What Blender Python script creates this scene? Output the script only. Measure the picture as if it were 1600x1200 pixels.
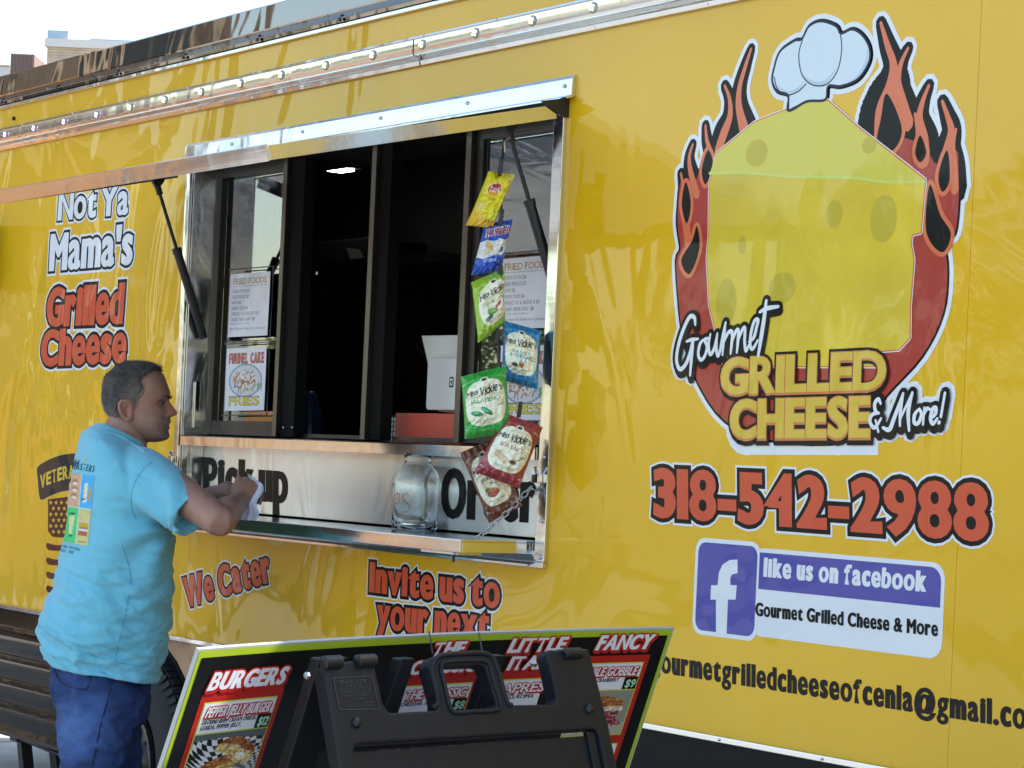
import bpy, bmesh, math, random
import numpy as np
from collections import Counter
from mathutils import Vector, Matrix
from mathutils.geometry import delaunay_2d_cdt
from mathutils.bvhtree import BVHTree
from mathutils import noise as mnoise

random.seed(7)
rng = np.random.default_rng(7)
SC = bpy.context.scene
COL = SC.collection
for o in list(bpy.data.objects):
    bpy.data.objects.remove(o)

# ------------------------------------------------------------------ camera
F, CX, CY, LEAN = 3505.0, 800.0, 725.0, 0.045
NL = math.sqrt(1 + LEAN * LEAN)
CAMP = Vector((0, -3.48, 1.45))
VV = Vector((-.8, .6, 0)); RR = Vector((.6, .8, 0)); UU = Vector((0, 0, 1))
cam = bpy.data.cameras.new('camera')
camo = bpy.data.objects.new('camera', cam); COL.objects.link(camo)
cam.sensor_width = 36; cam.sensor_fit = 'HORIZONTAL'
cam.lens = F / 1600 * 36
cam.shift_x = 0; cam.shift_y = (CY - 600) / 1600
cam.clip_start = .05; cam.clip_end = 3000
cr = (RR + LEAN * UU) / NL; cu = (UU - LEAN * RR) / NL
camo.matrix_world = Matrix(((cr.x, cu.x, -VV.x, CAMP.x), (cr.y, cu.y, -VV.y, CAMP.y), (cr.z, cu.z, -VV.z, CAMP.z), (0, 0, 0, 1)))
SC.camera = camo

# ------------------------------------------------------------------ light
SUN_EL, SUN_AZ = math.radians(42), math.atan2(.93, .37)     # azimuth of the sun as an angle from +x
sd = Vector((math.cos(SUN_EL) * math.cos(SUN_AZ), math.cos(SUN_EL) * math.sin(SUN_AZ), math.sin(SUN_EL)))
W = bpy.data.worlds.new('World'); SC.world = W; W.use_nodes = True
wn = W.node_tree.nodes; wl = W.node_tree.links
sky = wn.new('ShaderNodeTexSky'); sky.sky_type = 'NISHITA'; sky.sun_disc = False
sky.sun_elevation = SUN_EL; sky.sun_rotation = math.pi / 2 - SUN_AZ
sky.air_density = 1.4; sky.dust_density = 1.2; sky.ozone_density = 1.0
wl.new(sky.outputs[0], wn['Background'].inputs[0]); wn['Background'].inputs[1].default_value = .15
sun = bpy.data.lights.new('sun', 'SUN'); suno = bpy.data.objects.new('sun', sun); COL.objects.link(suno)
sun.energy = 4.0; sun.angle = math.radians(.5); sun.color = (1, .94, .84)
suno.rotation_euler = (-sd).to_track_quat('-Z', 'Y').to_euler()
suno.location = (0, 0, 30)
SC.view_settings.view_transform = 'Standard'; SC.view_settings.look = 'None'
SC.view_settings.gamma = 1; SC.view_settings.use_curve_mapping = False
SC.view_settings.exposure = 1.27
SC.render.engine = 'CYCLES'
SC.cycles.max_bounces = 10; SC.cycles.caustics_reflective = False; SC.cycles.caustics_refractive = False
SC.cycles.use_denoising = True

# ------------------------------------------------------------------ projection helpers
def ray(px, py):
    a = (px - CX) / F; b = -(py - CY) / F
    return VV + ((a - b * LEAN) / NL) * RR + ((a * LEAN + b) / NL) * UU
def onY(px, py, y=0.0):
    r = ray(px, py); return CAMP + r * ((y - CAMP.y) / r.y)
def onZ(px, py, z):
    r = ray(px, py); return CAMP + r * ((z - CAMP.z) / r.z)
def onX(px, py, x):
    r = ray(px, py); return CAMP + r * ((x - CAMP.x) / r.x)
def D(px, py, d):
    return CAMP + ray(px, py) * d
def proj(p):
    d = Vector(p) - CAMP; z = d.dot(VV); h = d.dot(RR) / z; v = d.dot(UU) / z
    return (CX + F * (h + LEAN * v) / NL, CY - F * (v - LEAN * h) / NL)

def S(h):
    h = h.lstrip('#'); c = [int(h[i:i + 2], 16) / 255 for i in (0, 2, 4)]
    return tuple(((x + .055) / 1.055) ** 2.4 if x > .04045 else x / 12.92 for x in c)

# ------------------------------------------------------------------ materials
MATS = {}
def M(name, col=(.5, .5, .5), rough=.5, metal=0., coat=0., var=0., vs=6., bump=0., bs=40., bd=.002, spec=.5,
      emit=None, es=0., trans=0., aniso=None, wave=0., wsc=1.0, coatr=.03, alpha=1., sheen=0., col2=None, ior=1.5):
    if name in MATS: return MATS[name]
    m = bpy.data.materials.new(name); m.use_nodes = True; nt = m.node_tree; N = nt.nodes; L = nt.links
    b = N['Principled BSDF']
    b.inputs['Base Color'].default_value = (*col, 1); b.inputs['Roughness'].default_value = rough
    b.inputs['Metallic'].default_value = metal; b.inputs['Coat Weight'].default_value = coat
    b.inputs['Coat Roughness'].default_value = coatr; b.inputs['Specular IOR Level'].default_value = spec
    b.inputs['Transmission Weight'].default_value = trans; b.inputs['Alpha'].default_value = alpha
    b.inputs['Sheen Weight'].default_value = sheen; b.inputs['IOR'].default_value = ior
    if emit: b.inputs['Emission Color'].default_value = (*emit, 1); b.inputs['Emission Strength'].default_value = es
    geo = N.new('ShaderNodeNewGeometry')
    pos = geo.outputs['Position']
    if var > 0:
        n = N.new('ShaderNodeTexNoise'); n.inputs['Scale'].default_value = vs; n.inputs['Detail'].default_value = 6
        L.new(pos, n.inputs['Vector'])
        r = N.new('ShaderNodeValToRGB'); r.color_ramp.elements[0].position = .3; r.color_ramp.elements[1].position = .7
        c2 = col2 or tuple(x * (1 - var) for x in col); c1 = col if col2 else tuple(min(1, x * (1 + var)) for x in col)
        r.color_ramp.elements[0].color = (*c2, 1); r.color_ramp.elements[1].color = (*c1, 1)
        L.new(n.outputs[0], r.inputs[0]); L.new(r.outputs[0], b.inputs['Base Color'])
    last = None
    if aniso:      # stretched brushing
        mp = N.new('ShaderNodeMapping'); mp.inputs['Scale'].default_value = aniso; L.new(pos, mp.inputs[0])
        n = N.new('ShaderNodeTexNoise'); n.inputs['Scale'].default_value = 1; n.inputs['Detail'].default_value = 5
        L.new(mp.outputs[0], n.inputs['Vector'])
        r = N.new('ShaderNodeMapRange'); r.inputs['To Min'].default_value = rough * .6; r.inputs['To Max'].default_value = rough * 1.5
        L.new(n.outputs[0], r.inputs[0]); L.new(r.outputs[0], b.inputs['Roughness'])
        bp = N.new('ShaderNodeBump'); bp.inputs['Strength'].default_value = .35; bp.inputs['Distance'].default_value = .0006
        L.new(n.outputs[0], bp.inputs['Height']); last = bp.outputs[0]
    if wave > 0:   # sheet metal never lies flat
        mp = N.new('ShaderNodeMapping'); mp.inputs['Scale'].default_value = (1.6 * wsc, 1.6 * wsc, .9 * wsc); L.new(pos, mp.inputs[0])
        n = N.new('ShaderNodeTexNoise'); n.inputs['Scale'].default_value = 1.5; n.inputs['Detail'].default_value = 2.2
        n.inputs['Roughness'].default_value = .45; n.inputs['Distortion'].default_value = 1.2; L.new(mp.outputs[0], n.inputs['Vector'])
        sep = N.new('ShaderNodeSeparateXYZ'); L.new(pos, sep.inputs[0])
        mr = N.new('ShaderNodeMapRange'); mr.inputs['From Min'].default_value = -4.0; mr.inputs['From Max'].default_value = -6.6
        mr.inputs['To Min'].default_value = .25; mr.inputs['To Max'].default_value = 1.0; L.new(sep.outputs[0], mr.inputs[0])
        mu = N.new('ShaderNodeMath'); mu.operation = 'MULTIPLY'; L.new(n.outputs[0], mu.inputs[0]); L.new(mr.outputs[0], mu.inputs[1])
        bp = N.new('ShaderNodeBump'); bp.inputs['Strength'].default_value = 1; bp.inputs['Distance'].default_value = wave
        L.new(mu.outputs[0], bp.inputs['Height'])
        if last: L.new(last, bp.inputs['Normal'])
        last = bp.outputs[0]
    if bump > 0:
        n = N.new('ShaderNodeTexNoise'); n.inputs['Scale'].default_value = bs; n.inputs['Detail'].default_value = 5
        L.new(pos, n.inputs['Vector'])
        bp = N.new('ShaderNodeBump'); bp.inputs['Strength'].default_value = bump; bp.inputs['Distance'].default_value = bd
        L.new(n.outputs[0], bp.inputs['Height'])
        if last: L.new(last, bp.inputs['Normal'])
        last = bp.outputs[0]
    if last:
        L.new(last, b.inputs['Normal']); L.new(last, b.inputs['Coat Normal'])
    MATS[name] = m; return m

WV = dict(wave=.030)
YEL = (.80, .455, .006)
def wrapmat(name, col, **k):
    kw = dict(rough=.42, coat=.6, coatr=.03, spec=.22, **WV); kw.update(k); return M(name, col, **kw)
m_yel = wrapmat('yellow_wrap', YEL, var=.05, vs=1.5, coat=.75, spec=.15)
m_wht = wrapmat('white_print', (.78, .80, .84))
m_blk = wrapmat('black_print', (.010, .009, .009), coat=.22, spec=.08)
m_red = wrapmat('red_print', (.66, .085, .03), coat=.4)
m_blue = wrapmat('blue_print', (.075, .07, .36))
m_org = wrapmat('orange_print', (.72, .16, .06))
m_deep = wrapmat('deep_red_print', (.42, .04, .025), coat=.4)
m_chs = wrapmat('cheese_print', (.72, .52, .03), var=.12, vs=5)
m_chs2 = wrapmat('cheese_shade_print', (.56, .43, .03))
m_chs4 = wrapmat('cheese_top_print', (.68, .58, .07))
m_chs3 = wrapmat('cheese_rim_print', (.62, .66, .12))
m_gold = wrapmat('gold_letter_print', (.72, .48, .05))
m_gold2 = wrapmat('gold_letter_edge_print', (.62, .20, .05))
m_hat = wrapmat('hat_print', (.66, .74, .80))
m_hat2 = wrapmat('hat_shade_print', (.48, .58, .68))
m_line = wrapmat('line_print', (.02, .025, .05), coat=.25, spec=.1)
m_mar = wrapmat('maroon_print', (.09, .015, .015), coat=.25, spec=.1)
m_lyel = wrapmat('light_yellow_print', (.66, .48, .04))
m_gray = wrapmat('charcoal_patch_print', (.022, .022, .026), coat=.28, spec=.1)
m_alu = M('brushed_aluminium', (.72, .71, .70), rough=.30, metal=1, aniso=(1.5, 60, 160), wave=.004, wsc=2)
m_alu2 = M('bright_aluminium_trim', (.74, .75, .76), rough=.13, metal=1, aniso=(2, 50, 50), wave=.004, wsc=2)
m_steel = M('stainless_sheet', (.66, .66, .66), rough=.22, metal=1, aniso=(4, 4, 60), wave=.006, wsc=3)
m_mirror = M('gold_mirror_trim', (.40, .35, .29), rough=.035, metal=1, wave=.004, wsc=1.3)
m_dmir = M('smoked_mirror_skirt', (.13, .10, .075), rough=.10, metal=1, wave=.002, wsc=1.6)
m_bronze = M('dark_bronze_frame', (.045, .04, .037), rough=.35, metal=.6, var=.2)
m_edge = M('worn_bronze_edge', (.13, .115, .095), rough=.35, metal=.9)
m_glass = M('window_glass', (.75, .80, .80), rough=.01, trans=1., ior=2.1)
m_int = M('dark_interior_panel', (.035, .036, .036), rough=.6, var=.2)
m_blackp = M('black_plastic', (.014, .014, .016), rough=.45)
m_rubber = M('tyre_rubber', (.022, .022, .022), rough=.75, bump=.3, bs=200, bd=.001)
m_chrome = M('chrome', (.75, .75, .75), rough=.08, metal=1)
m_rim = M('black_painted_rim', (.02, .02, .022), rough=.35, coat=.3)
m_zinc = M('zinc_steel', (.55, .55, .56), rough=.28, metal=1)

# ------------------------------------------------------------------ object helpers
def tag(o, label=None, cat=None, group=None, kind=None):
    if label: o['label'] = label
    if cat: o['category'] = cat
    if group: o['group'] = group
    if kind: o['kind'] = kind
    return o
def empty(name, loc, label, cat, group=None):
    o = bpy.data.objects.new(name, None); COL.objects.link(o); o.location = loc; o.empty_display_size = .1
    return tag(o, label, cat, group)
def link(name, me, parent=None, mats=None, smooth=False):
    o = bpy.data.objects.new(name, me); COL.objects.link(o)
    if mats:
        for m in mats: me.materials.append(m)
    if smooth:
        for p in me.polygons: p.use_smooth = True
    if parent:
        o.parent = parent
        w = Vector((0, 0, 0)); q = parent
        while q: w += q.location; q = q.parent
        o.location = -w                      # mesh data are in world coordinates
    return o
class MB:
    def __init__(s): s.v = []; s.f = []; s.m = []
    def add(s, v, f, m=0):
        b = len(s.v); s.v += [tuple(x) for x in v]; s.f += [tuple(b + i for i in q) for q in f]; s.m += [m] * len(f); return s
    def box(s, a, b, m=0):
        x0, y0, z0 = (min(a[i], b[i]) for i in range(3)); x1, y1, z1 = (max(a[i], b[i]) for i in range(3))
        v = [(x0, y0, z0), (x1, y0, z0), (x1, y1, z0), (x0, y1, z0), (x0, y0, z1), (x1, y0, z1), (x1, y1, z1), (x0, y1, z1)]
        return s.add(v, [(0, 3, 2, 1), (4, 5, 6, 7), (0, 1, 5, 4), (1, 2, 6, 5), (2, 3, 7, 6), (3, 0, 4, 7)], m)
    def obox(s, c, ax, ay, az, m=0):   # centre and three half vectors
        c = Vector(c); v = [c + i * ax + j * ay + k * az for k in (-1, 1) for i, j in ((-1, -1), (1, -1), (1, 1), (-1, 1))]
        return s.add(v, [(0, 3, 2, 1), (4, 5, 6, 7), (0, 1, 5, 4), (1, 2, 6, 5), (2, 3, 7, 6), (3, 0, 4, 7)], m)
    def tube(s, pts, r, n=8, m=0, caps=True):
        pts = [Vector(p) for p in pts]; rs = r if isinstance(r, (list, tuple)) else [r] * len(pts); b = len(s.v)
        up = None
        for i, p in enumerate(pts):
            d = (pts[min(i + 1, len(pts) - 1)] - pts[max(i - 1, 0)]).normalized()
            if up is None:
                up = Vector((0, 0, 1)) if abs(d.z) < .9 else Vector((1, 0, 0))
            a = d.cross(up).normalized(); c = a.cross(d).normalized(); up = c
            for k in range(n):
                t = 2 * math.pi * k / n; s.v.append(tuple(p + rs[i] * (math.cos(t) * a + math.sin(t) * c)))
        for i in range(len(pts) - 1):
            for k in range(n):
                q = b + i * n; s.f.append((q + k, q + (k + 1) % n, q + n + (k + 1) % n, q + n + k)); s.m.append(m)
        if caps:
            s.f.append(tuple(b + k for k in range(n))); s.m.append(m)
            s.f.append(tuple(b + (len(pts) - 1) * n + k for k in reversed(range(n)))); s.m.append(m)
        return s
    def lathe(s, c, prof, n=24, axis='z', m=0):      # prof: (radius, height)
        b = len(s.v); c = Vector(c)
        for r, h in prof:
            for k in range(n):
                t = 2 * math.pi * k / n
                p = {'z': (r * math.cos(t), r * math.sin(t), h), 'y': (r * math.cos(t), h, r * math.sin(t)), 'x': (h, r * math.cos(t), r * math.sin(t))}[axis]
                s.v.append(tuple(c + Vector(p)))
        for i in range(len(prof) - 1):
            for k in range(n):
                q = b + i * n; s.f.append((q + k, q + (k + 1) % n, q + n + (k + 1) % n, q + n + k)); s.m.append(m)
        return s
    def prism(s, poly, fn0, fn1, m=0):      # polygon extruded between two maps
        n = len(poly); b = len(s.v); s.v += [tuple(fn0(p)) for p in poly] + [tuple(fn1(p)) for p in poly]
        s.f.append(tuple(b + i for i in range(n))); s.f.append(tuple(b + n + i for i in reversed(range(n))))
        s.m += [m, m]
        for i in range(n): s.f.append((b + i, b + n + i, b + n + (i + 1) % n, b + (i + 1) % n)); s.m.append(m)
        return s
    def mesh(s, name, fix=True):
        me = bpy.data.meshes.new(name); me.from_pydata(s.v, [], s.f)
        me.polygons.foreach_set('material_index', s.m)
        if fix:
            bm = bmesh.new(); bm.from_mesh(me); bmesh.ops.recalc_face_normals(bm, faces=bm.faces); bm.to_mesh(me); bm.free()
        me.update(); return me
    def build(s, name, mats, parent=None, smooth=False, bevel=0, fix=True, auto=None):
        mats = mats if isinstance(mats, (list, tuple)) else [mats]
        me = s.mesh(name, fix)
        if bevel:
            bm = bmesh.new(); bm.from_mesh(me)
            ed = [e for e in bm.edges if len(e.link_faces) == 2 and e.calc_face_angle(0) > .6]
            bmesh.ops.bevel(bm, geom=ed, offset=bevel, segments=2, affect='EDGES', profile=.6); bm.to_mesh(me); bm.free()
        o = link(name, me, parent, mats, smooth)
        if auto is not None:
            me.polygons.foreach_set('use_smooth', [True] * len(me.polygons))
            me.set_sharp_from_angle(angle=math.radians(auto))
        return o

def copies(name, prof, pts, mat, parent, n=8):
    me = MB().lathe((0, 0, 0), prof, n, 'y').mesh(name); me.materials.append(mat)
    w = Vector((0, 0, 0)); q = parent
    while q: w += q.location; q = q.parent
    for p in pts:
        o = bpy.data.objects.new(name, me); COL.objects.link(o); o.parent = parent; o.location = Vector(p) - w
# ------------------------------------------------------------------ flat shapes and lettering
GL = {}
def glyph(ch):
    if ch in GL: return GL[ch]
    c = bpy.data.curves.new('g', 'FONT'); c.body = ch; c.resolution_u = 4
    o = bpy.data.objects.new('g', c); COL.objects.link(o)
    dg = bpy.context.evaluated_depsgraph_get(); m = o.evaluated_get(dg).to_mesh()
    v = [(p.co.x / .682, p.co.y / .682) for p in m.vertices]; f = [tuple(p.vertices) for p in m.polygons]
    bpy.data.objects.remove(o); bpy.data.curves.remove(c)
    if ch.islower(): v = [(a, b * 1.14 if 0 < b <= .672 else (.766 + (b - .672) * .713 if b > .672 else b)) for a, b in v]
    f = [p if sum(v[p[i - 1]][0] * v[p[i]][1] - v[p[i]][0] * v[p[i - 1]][1] for i in range(len(p))) > 0 else tuple(reversed(p)) for p in f]
    de = {(p[i - 1], p[i]) for p in f for i in range(len(p))}; nxt = {}
    for a, b in de:
        if (b, a) not in de: nxt.setdefault(a, []).append(b)
    cts = []
    while nxt:
        a = next(iter(nxt)); c = [a]; b = nxt[a].pop()
        if not nxt[a]: del nxt[a]
        while b != c[0] and b in nxt:
            c.append(b); q = nxt[b].pop()
            if not nxt[b]: del nxt[b]
            b = q
        if len(c) > 2: cts.append((c, sum(v[c[i - 1]][0] * v[c[i]][1] - v[c[i]][0] * v[c[i - 1]][1] for i in range(len(c))) < 0))
    x0 = min(a for a, b in v) if v else 0; x1 = max(a for a, b in v) if v else .35
    GL[ch] = ([(a - x0, b) for a, b in v], f, cts, x1 - x0); return GL[ch]
def layout(s, Wd, h, k=.0, gap=.05, space=.32, shear=0.):
    """letters filling a width, k = how far strokes are fattened sideways (in heights, half of that upwards)"""
    chs = [c for c in s]; tot = sum(glyph(c)[3] for c in chs if c != ' '); g = (2 * k + gap) * h
    ns = sum(1 for c in chs if c == ' ')
    n = len(chs) - ns
    sx = (Wd - 2 * k * h - (n - 1) * g - ns * space * h * .7) / tot
    x = k * h; P = []; SG = []; kv = k * .5; sy = (h - 2 * kv * h)
    for c in chs:
        if c == ' ': x += space * h * .7; continue
        v, f, sg, w = glyph(c)
        vv = [(x + a * sx, kv * h + b * sy) for a, b in v]
        if shear: vv = [(a + shear * b, b) for a, b in vv]
        P += [[vv[i] for i in p] for p in f]; SG += [('C', [vv[i] for i in c_], ho) for c_, ho in sg]
        x += w * sx + g
    return P, SG
def capsule(A, B, ra, rb=None, n=4):
    rb = ra if rb is None else rb
    an = math.atan2(B[1] - A[1], B[0] - A[0])
    p = [(B[0] + rb * math.cos(an - math.pi / 2 + k * math.pi / n), B[1] + rb * math.sin(an - math.pi / 2 + k * math.pi / n)) for k in range(n + 1)]
    return p + [(A[0] + ra * math.cos(an + math.pi / 2 + k * math.pi / n), A[1] + ra * math.sin(an + math.pi / 2 + k * math.pi / n)) for k in range(n + 1)]
HOLE = .45
def offset_strip(c, hole, rx, ry):
    """mitred band outside a letter contour; counters are narrowed less than the outside grows"""
    n0 = len(c); c = [c[i] for i in range(n0) if abs(c[i][0] - c[i - 1][0]) + abs(c[i][1] - c[i - 1][1]) > 1e-6]; n = len(c)
    if n < 3: return []
    ar = sum(c[i - 1][0] * c[i][1] - c[i][0] * c[i - 1][1] for i in range(n)); sg = -1 if (ar < 0) != hole else 1
    if hole:
        w_ = max(x for x, y in c) - min(x for x, y in c); h_ = max(y for x, y in c) - min(y for x, y in c); rx = min(rx * HOLE, w_ * .30); ry = min(ry * HOLE, h_ * .22)
    o = []
    for i in range(n):
        (ax, ay), (bx, by), (cx_, cy_) = c[i - 1], c[i], c[(i + 1) % n]
        d1 = math.hypot(bx - ax, by - ay); d2 = math.hypot(cx_ - bx, cy_ - by)
        n1 = ((by - ay) / d1, -(bx - ax) / d1); n2 = ((cy_ - by) / d2, -(cx_ - bx) / d2); dd = 1 + n1[0] * n2[0] + n1[1] * n2[1]
        m = ((n1[0] + n2[0]) / max(dd, .35), (n1[1] + n2[1]) / max(dd, .35)); L = math.hypot(*m)
        if L > 1.6: m = (m[0] * 1.6 / L, m[1] * 1.6 / L)
        o.append((bx + sg * m[0] * rx, by + sg * m[1] * ry))
    tr_ = []
    for i in range(n): tr_ += [[c[i - 1], c[i], o[i]], [c[i - 1], o[i], o[i - 1]]]
    return [t for t in tr_ if abs((t[1][0] - t[0][0]) * (t[2][1] - t[0][1]) - (t[2][0] - t[0][0]) * (t[1][1] - t[0][1])) > 1e-10]
def fillc(SG): return [it[1] for it in SG if it[0] == 'C' and it[2]]
def mapsg(SG, f): return [('C', [f(q) for q in it[1]], it[2]) if it[0] == 'C' else (f(it[0]), f(it[1])) for it in SG]
def fat(P, SG, r, ry=None):
    ry = r if ry is None else ry
    if r <= 0: return list(P)
    q = r / ry; out = list(P)
    for it in SG:
        if it[0] == 'C':
            out += offset_strip(it[1], it[2], r, ry); continue
        a, b = it
        if abs(a[0] - b[0]) + abs(a[1] - b[1]) > 1e-7:
            c = capsule((a[0], a[1] * q), (b[0], b[1] * q), r, n=3); out.append([(x, y / q) for x, y in c])
    return out
def outline_of(poly): return [(poly[i - 1], poly[i]) for i in range(len(poly))]
def union(polys):
    V = []; Fc = []
    for p in polys:
        if len(p) < 3: continue
        if sum(p[i - 1][0] * p[i][1] - p[i][0] * p[i - 1][1] for i in range(len(p))) < 0: p = p[::-1]
        b = len(V); V += [Vector((a, c)) for a, c in p]; Fc.append(list(range(b, b + len(p))))
    r = delaunay_2d_cdt(V, [], Fc, 0, 1e-6)
    vs = [(v.x, v.y) for v in r[0]]; A = np.array(vs); T = np.array(r[2], int)
    if not len(T): return vs, []
    C3 = A[T].mean(1); o = np.argsort(C3[:, 0]); X = C3[o, 0]; Y = C3[o, 1]; ins = np.zeros(len(o), bool)
    for p in polys:
        if len(p) < 3: continue
        q = np.array(p); i0, i1 = np.searchsorted(X, [q[:, 0].min(), q[:, 0].max()])
        if i1 <= i0: continue
        x = X[i0:i1]; y = Y[i0:i1]; c = np.zeros(i1 - i0, bool)
        for k in range(len(q)):
            xa, ya = q[k - 1]; xb, yb = q[k]
            if ya != yb: c ^= ((ya > y) != (yb > y)) & (x < (xb - xa) * (y - ya) / (yb - ya) + xa)
        ins[i0:i1] |= c
    return vs, [tuple(int(k) for k in t) for t in T[o[ins]]]
def smooth_poly(pts, k=6, closed=True):
    out = []; n = len(pts)
    rngi = range(n) if closed else range(n - 1)
    g = (lambda i: pts[i % n]) if closed else (lambda i: pts[max(0, min(n - 1, i))])
    for i in rngi:
        p0, p1, p2, p3 = g(i - 1), g(i), g(i + 1), g(i + 2)
        for j in range(k):
            t = j / k; t2 = t * t; t3 = t2 * t
            out.append(tuple(.5 * (2 * p1[d] + (p2[d] - p0[d]) * t + (2 * p0[d] - 5 * p1[d] + 4 * p2[d] - p3[d]) * t2 + (3 * p1[d] - p0[d] - 3 * p2[d] + p3[d]) * t3) for d in range(len(p1))))
    if not closed: out.append(tuple(pts[-1]))
    return out
def stroke(pts, r, k=5):
    if isinstance(r, (int, float)): r = [r] * len(pts)
    q = smooth_poly([(*p, rr) for p, rr in zip(pts, r)], k, closed=False)
    return [capsule(q[i][:2], q[i + 1][:2], max(q[i][2], 1e-5), max(q[i + 1][2], 1e-5)) for i in range(len(q) - 1)]
def ell(cx, cy, rx, ry, n=28, rot=0):
    c, s_ = math.cos(rot), math.sin(rot)
    return [(cx + rx * math.cos(t) * c - ry * math.sin(t) * s_, cy + rx * math.cos(t) * s_ + ry * math.sin(t) * c) for t in [2 * math.pi * i / n for i in range(n)]]
def rrect(x0, y0, x1, y1, r, n=5):
    out = []
    for cx, cy, a in ((x1 - r, y1 - r, 0), (x0 + r, y1 - r, 1), (x0 + r, y0 + r, 2), (x1 - r, y0 + r, 3)):
        for k in range(n + 1):
            t = (a + k / n) * math.pi / 2; out.append((cx + r * math.cos(t), cy + r * math.sin(t)))
    return out
def flat(name, fn, layers, parent=None, label=None, lift0=.0006, dl=.0003):
    """layers: (polys, material); fn(a, b, lift) -> world point"""
    mb = MB(); mats = []
    for i, (polys, m) in enumerate(layers):
        v, t = union(polys)
        if m not in mats: mats.append(m)
        mb.add([fn(a, b, lift0 + i * dl) for a, b in v], t, mats.index(m))
    me = mb.mesh(name, fix=False)
    o = link(name, me, parent, mats)
    if label: o['label'] = label
    return o
def wallfn(y0=0.):
    return lambda a, b, l: Vector((a, y0 - l, b))
def px_wall(px, py, y=0.):
    p = onY(px, py, y); return (p.x, p.z)
def ptext(s, bl, br, tl, k, gap=.05, p2=px_wall, space=.32, shear=0.):
    """text between pixel anchors lying on a plane; returns polys, segs (plane coords), cap height"""
    A = Vector(p2(*bl)); B = Vector(p2(*br)); T = Vector(p2(*tl))
    h = (T - A).length; Wd = (B - A).length; ex = (B - A) / Wd; ey = (T - A) / h
    P, SG = layout(s, Wd, h, k, gap, space, shear)
    f = lambda q: tuple(A + ex * q[0] + ey * q[1])
    return [[f(q) for q in p] for p in P], mapsg(SG, f), h

# ------------------------------------------------------------------ ground and roads
def sheet(name, x0, y0, x1, y1, z, mat, kind='structure'):
    o = MB().add([(x0, y0, z), (x1, y0, z), (x1, y1, z), (x0, y1, z)], [(0, 1, 2, 3)]).build(name, mat); return tag(o, kind=kind)
m_conc = M('street_concrete', (.36, .35, .33), rough=.85, var=.22, vs=3, bump=.4, bs=60, bd=.004)
m_far = M('distant_ground', (.28, .26, .22), rough=.9, var=.2, vs=.05)
sheet('ground', -900, -900, 900, 900, -.004, m_far)
gp = MB()
random.seed(3)
X0 = -12
m_slabs = [m_conc, M('street_concrete_pale', (.40, .39, .37), rough=.85, var=.18, vs=4, bump=.4, bs=60, bd=.004)]
slabs = tag(MB().box((-40, -16, -.002), (14, 12, .0)).build('pavement', M('joint_dirt', (.08, .075, .07), rough=.95)), kind='structure')
for i in range(18):
    for j in range(8):
        x = -40 + i * 3; y = -12 + j * 3
        o = MB().box((x + .012, y + .012, -.0), (x + 2.988, y + 2.988, .012 + random.random() * .004)).build('concrete_slab', m_slabs[(i * 7 + j * 3) % 2], slabs)

# ------------------------------------------------------------------ the food trailer
TR = empty('food_trailer', (-4, 1.2, 0), 'yellow food trailer with open serving window, flames and cheese emblem and chrome trim', 'food trailer')
XL, XR = -9.6, 1.5
Z0w, Z1w = .85, 2.70
OX0, OX1, OZ0, OZ1 = -6.425, -4.473, 1.206, 2.43        # opening with its frame
seams = [XL, -8.6, -7.388, -6.333, -3.114, -1.9, -.68, XR]
for i in range(len(seams) - 1):
    a, b = seams[i] + .0005, seams[i + 1] - .0005
    mb = MB()
    xs = sorted({a, b} | {x for x in (OX0, OX1) if a < x < b}); zs = [Z0w, OZ0, OZ1, Z1w]
    for p in range(len(xs) - 1):
        for q in range(3):
            xm = (xs[p] + xs[p + 1]) / 2; zm = (zs[q] + zs[q + 1]) / 2
            if OX0 < xm < OX1 and OZ0 < zm < OZ1: continue
            # keep the sheet one surface: front grid, with a back so it has thickness
            mb.add([(xs[p], 0, zs[q]), (xs[p + 1], 0, zs[q]), (xs[p + 1], 0, zs[q + 1]), (xs[p], 0, zs[q + 1])], [(0, 1, 2, 3)])
            mb.add([(xs[p], .03, zs[q]), (xs[p + 1], .03, zs[q]), (xs[p + 1], .03, zs[q + 1]), (xs[p], .03, zs[q + 1])], [(3, 2, 1, 0)])
    for x in (a, b):
        for za, zb in (((Z0w, OZ0), (OZ1, Z1w)) if OX0 < x < OX1 else ((Z0w, Z1w),)):
            mb.add([(x, 0, za), (x, .03, za), (x, .03, zb), (x, 0, zb)], [(0, 1, 2, 3)])
    mb.build('side_panel', m_yel, TR, fix=False)
# shell behind: roof, far wall, ends, floor
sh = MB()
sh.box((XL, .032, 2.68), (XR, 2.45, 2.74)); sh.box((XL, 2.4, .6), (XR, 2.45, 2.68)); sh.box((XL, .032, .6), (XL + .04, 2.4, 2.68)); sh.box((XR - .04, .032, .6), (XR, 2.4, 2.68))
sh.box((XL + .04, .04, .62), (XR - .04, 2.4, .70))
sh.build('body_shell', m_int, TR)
# dark yellow backing behind the panel seams
MB().box((XL + .05, .031, .85), (OX0 - .02, .036, 2.67)).build('seam_backing', M('seam_backing_yellow', (.25, .16, .02), rough=.9), TR)
MB().box((OX1 + .02, .031, .85), (XR - .05, .036, 2.67)).build('seam_backing', M('seam_backing_yellow', (.25, .16, .02), rough=.9), TR)
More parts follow.
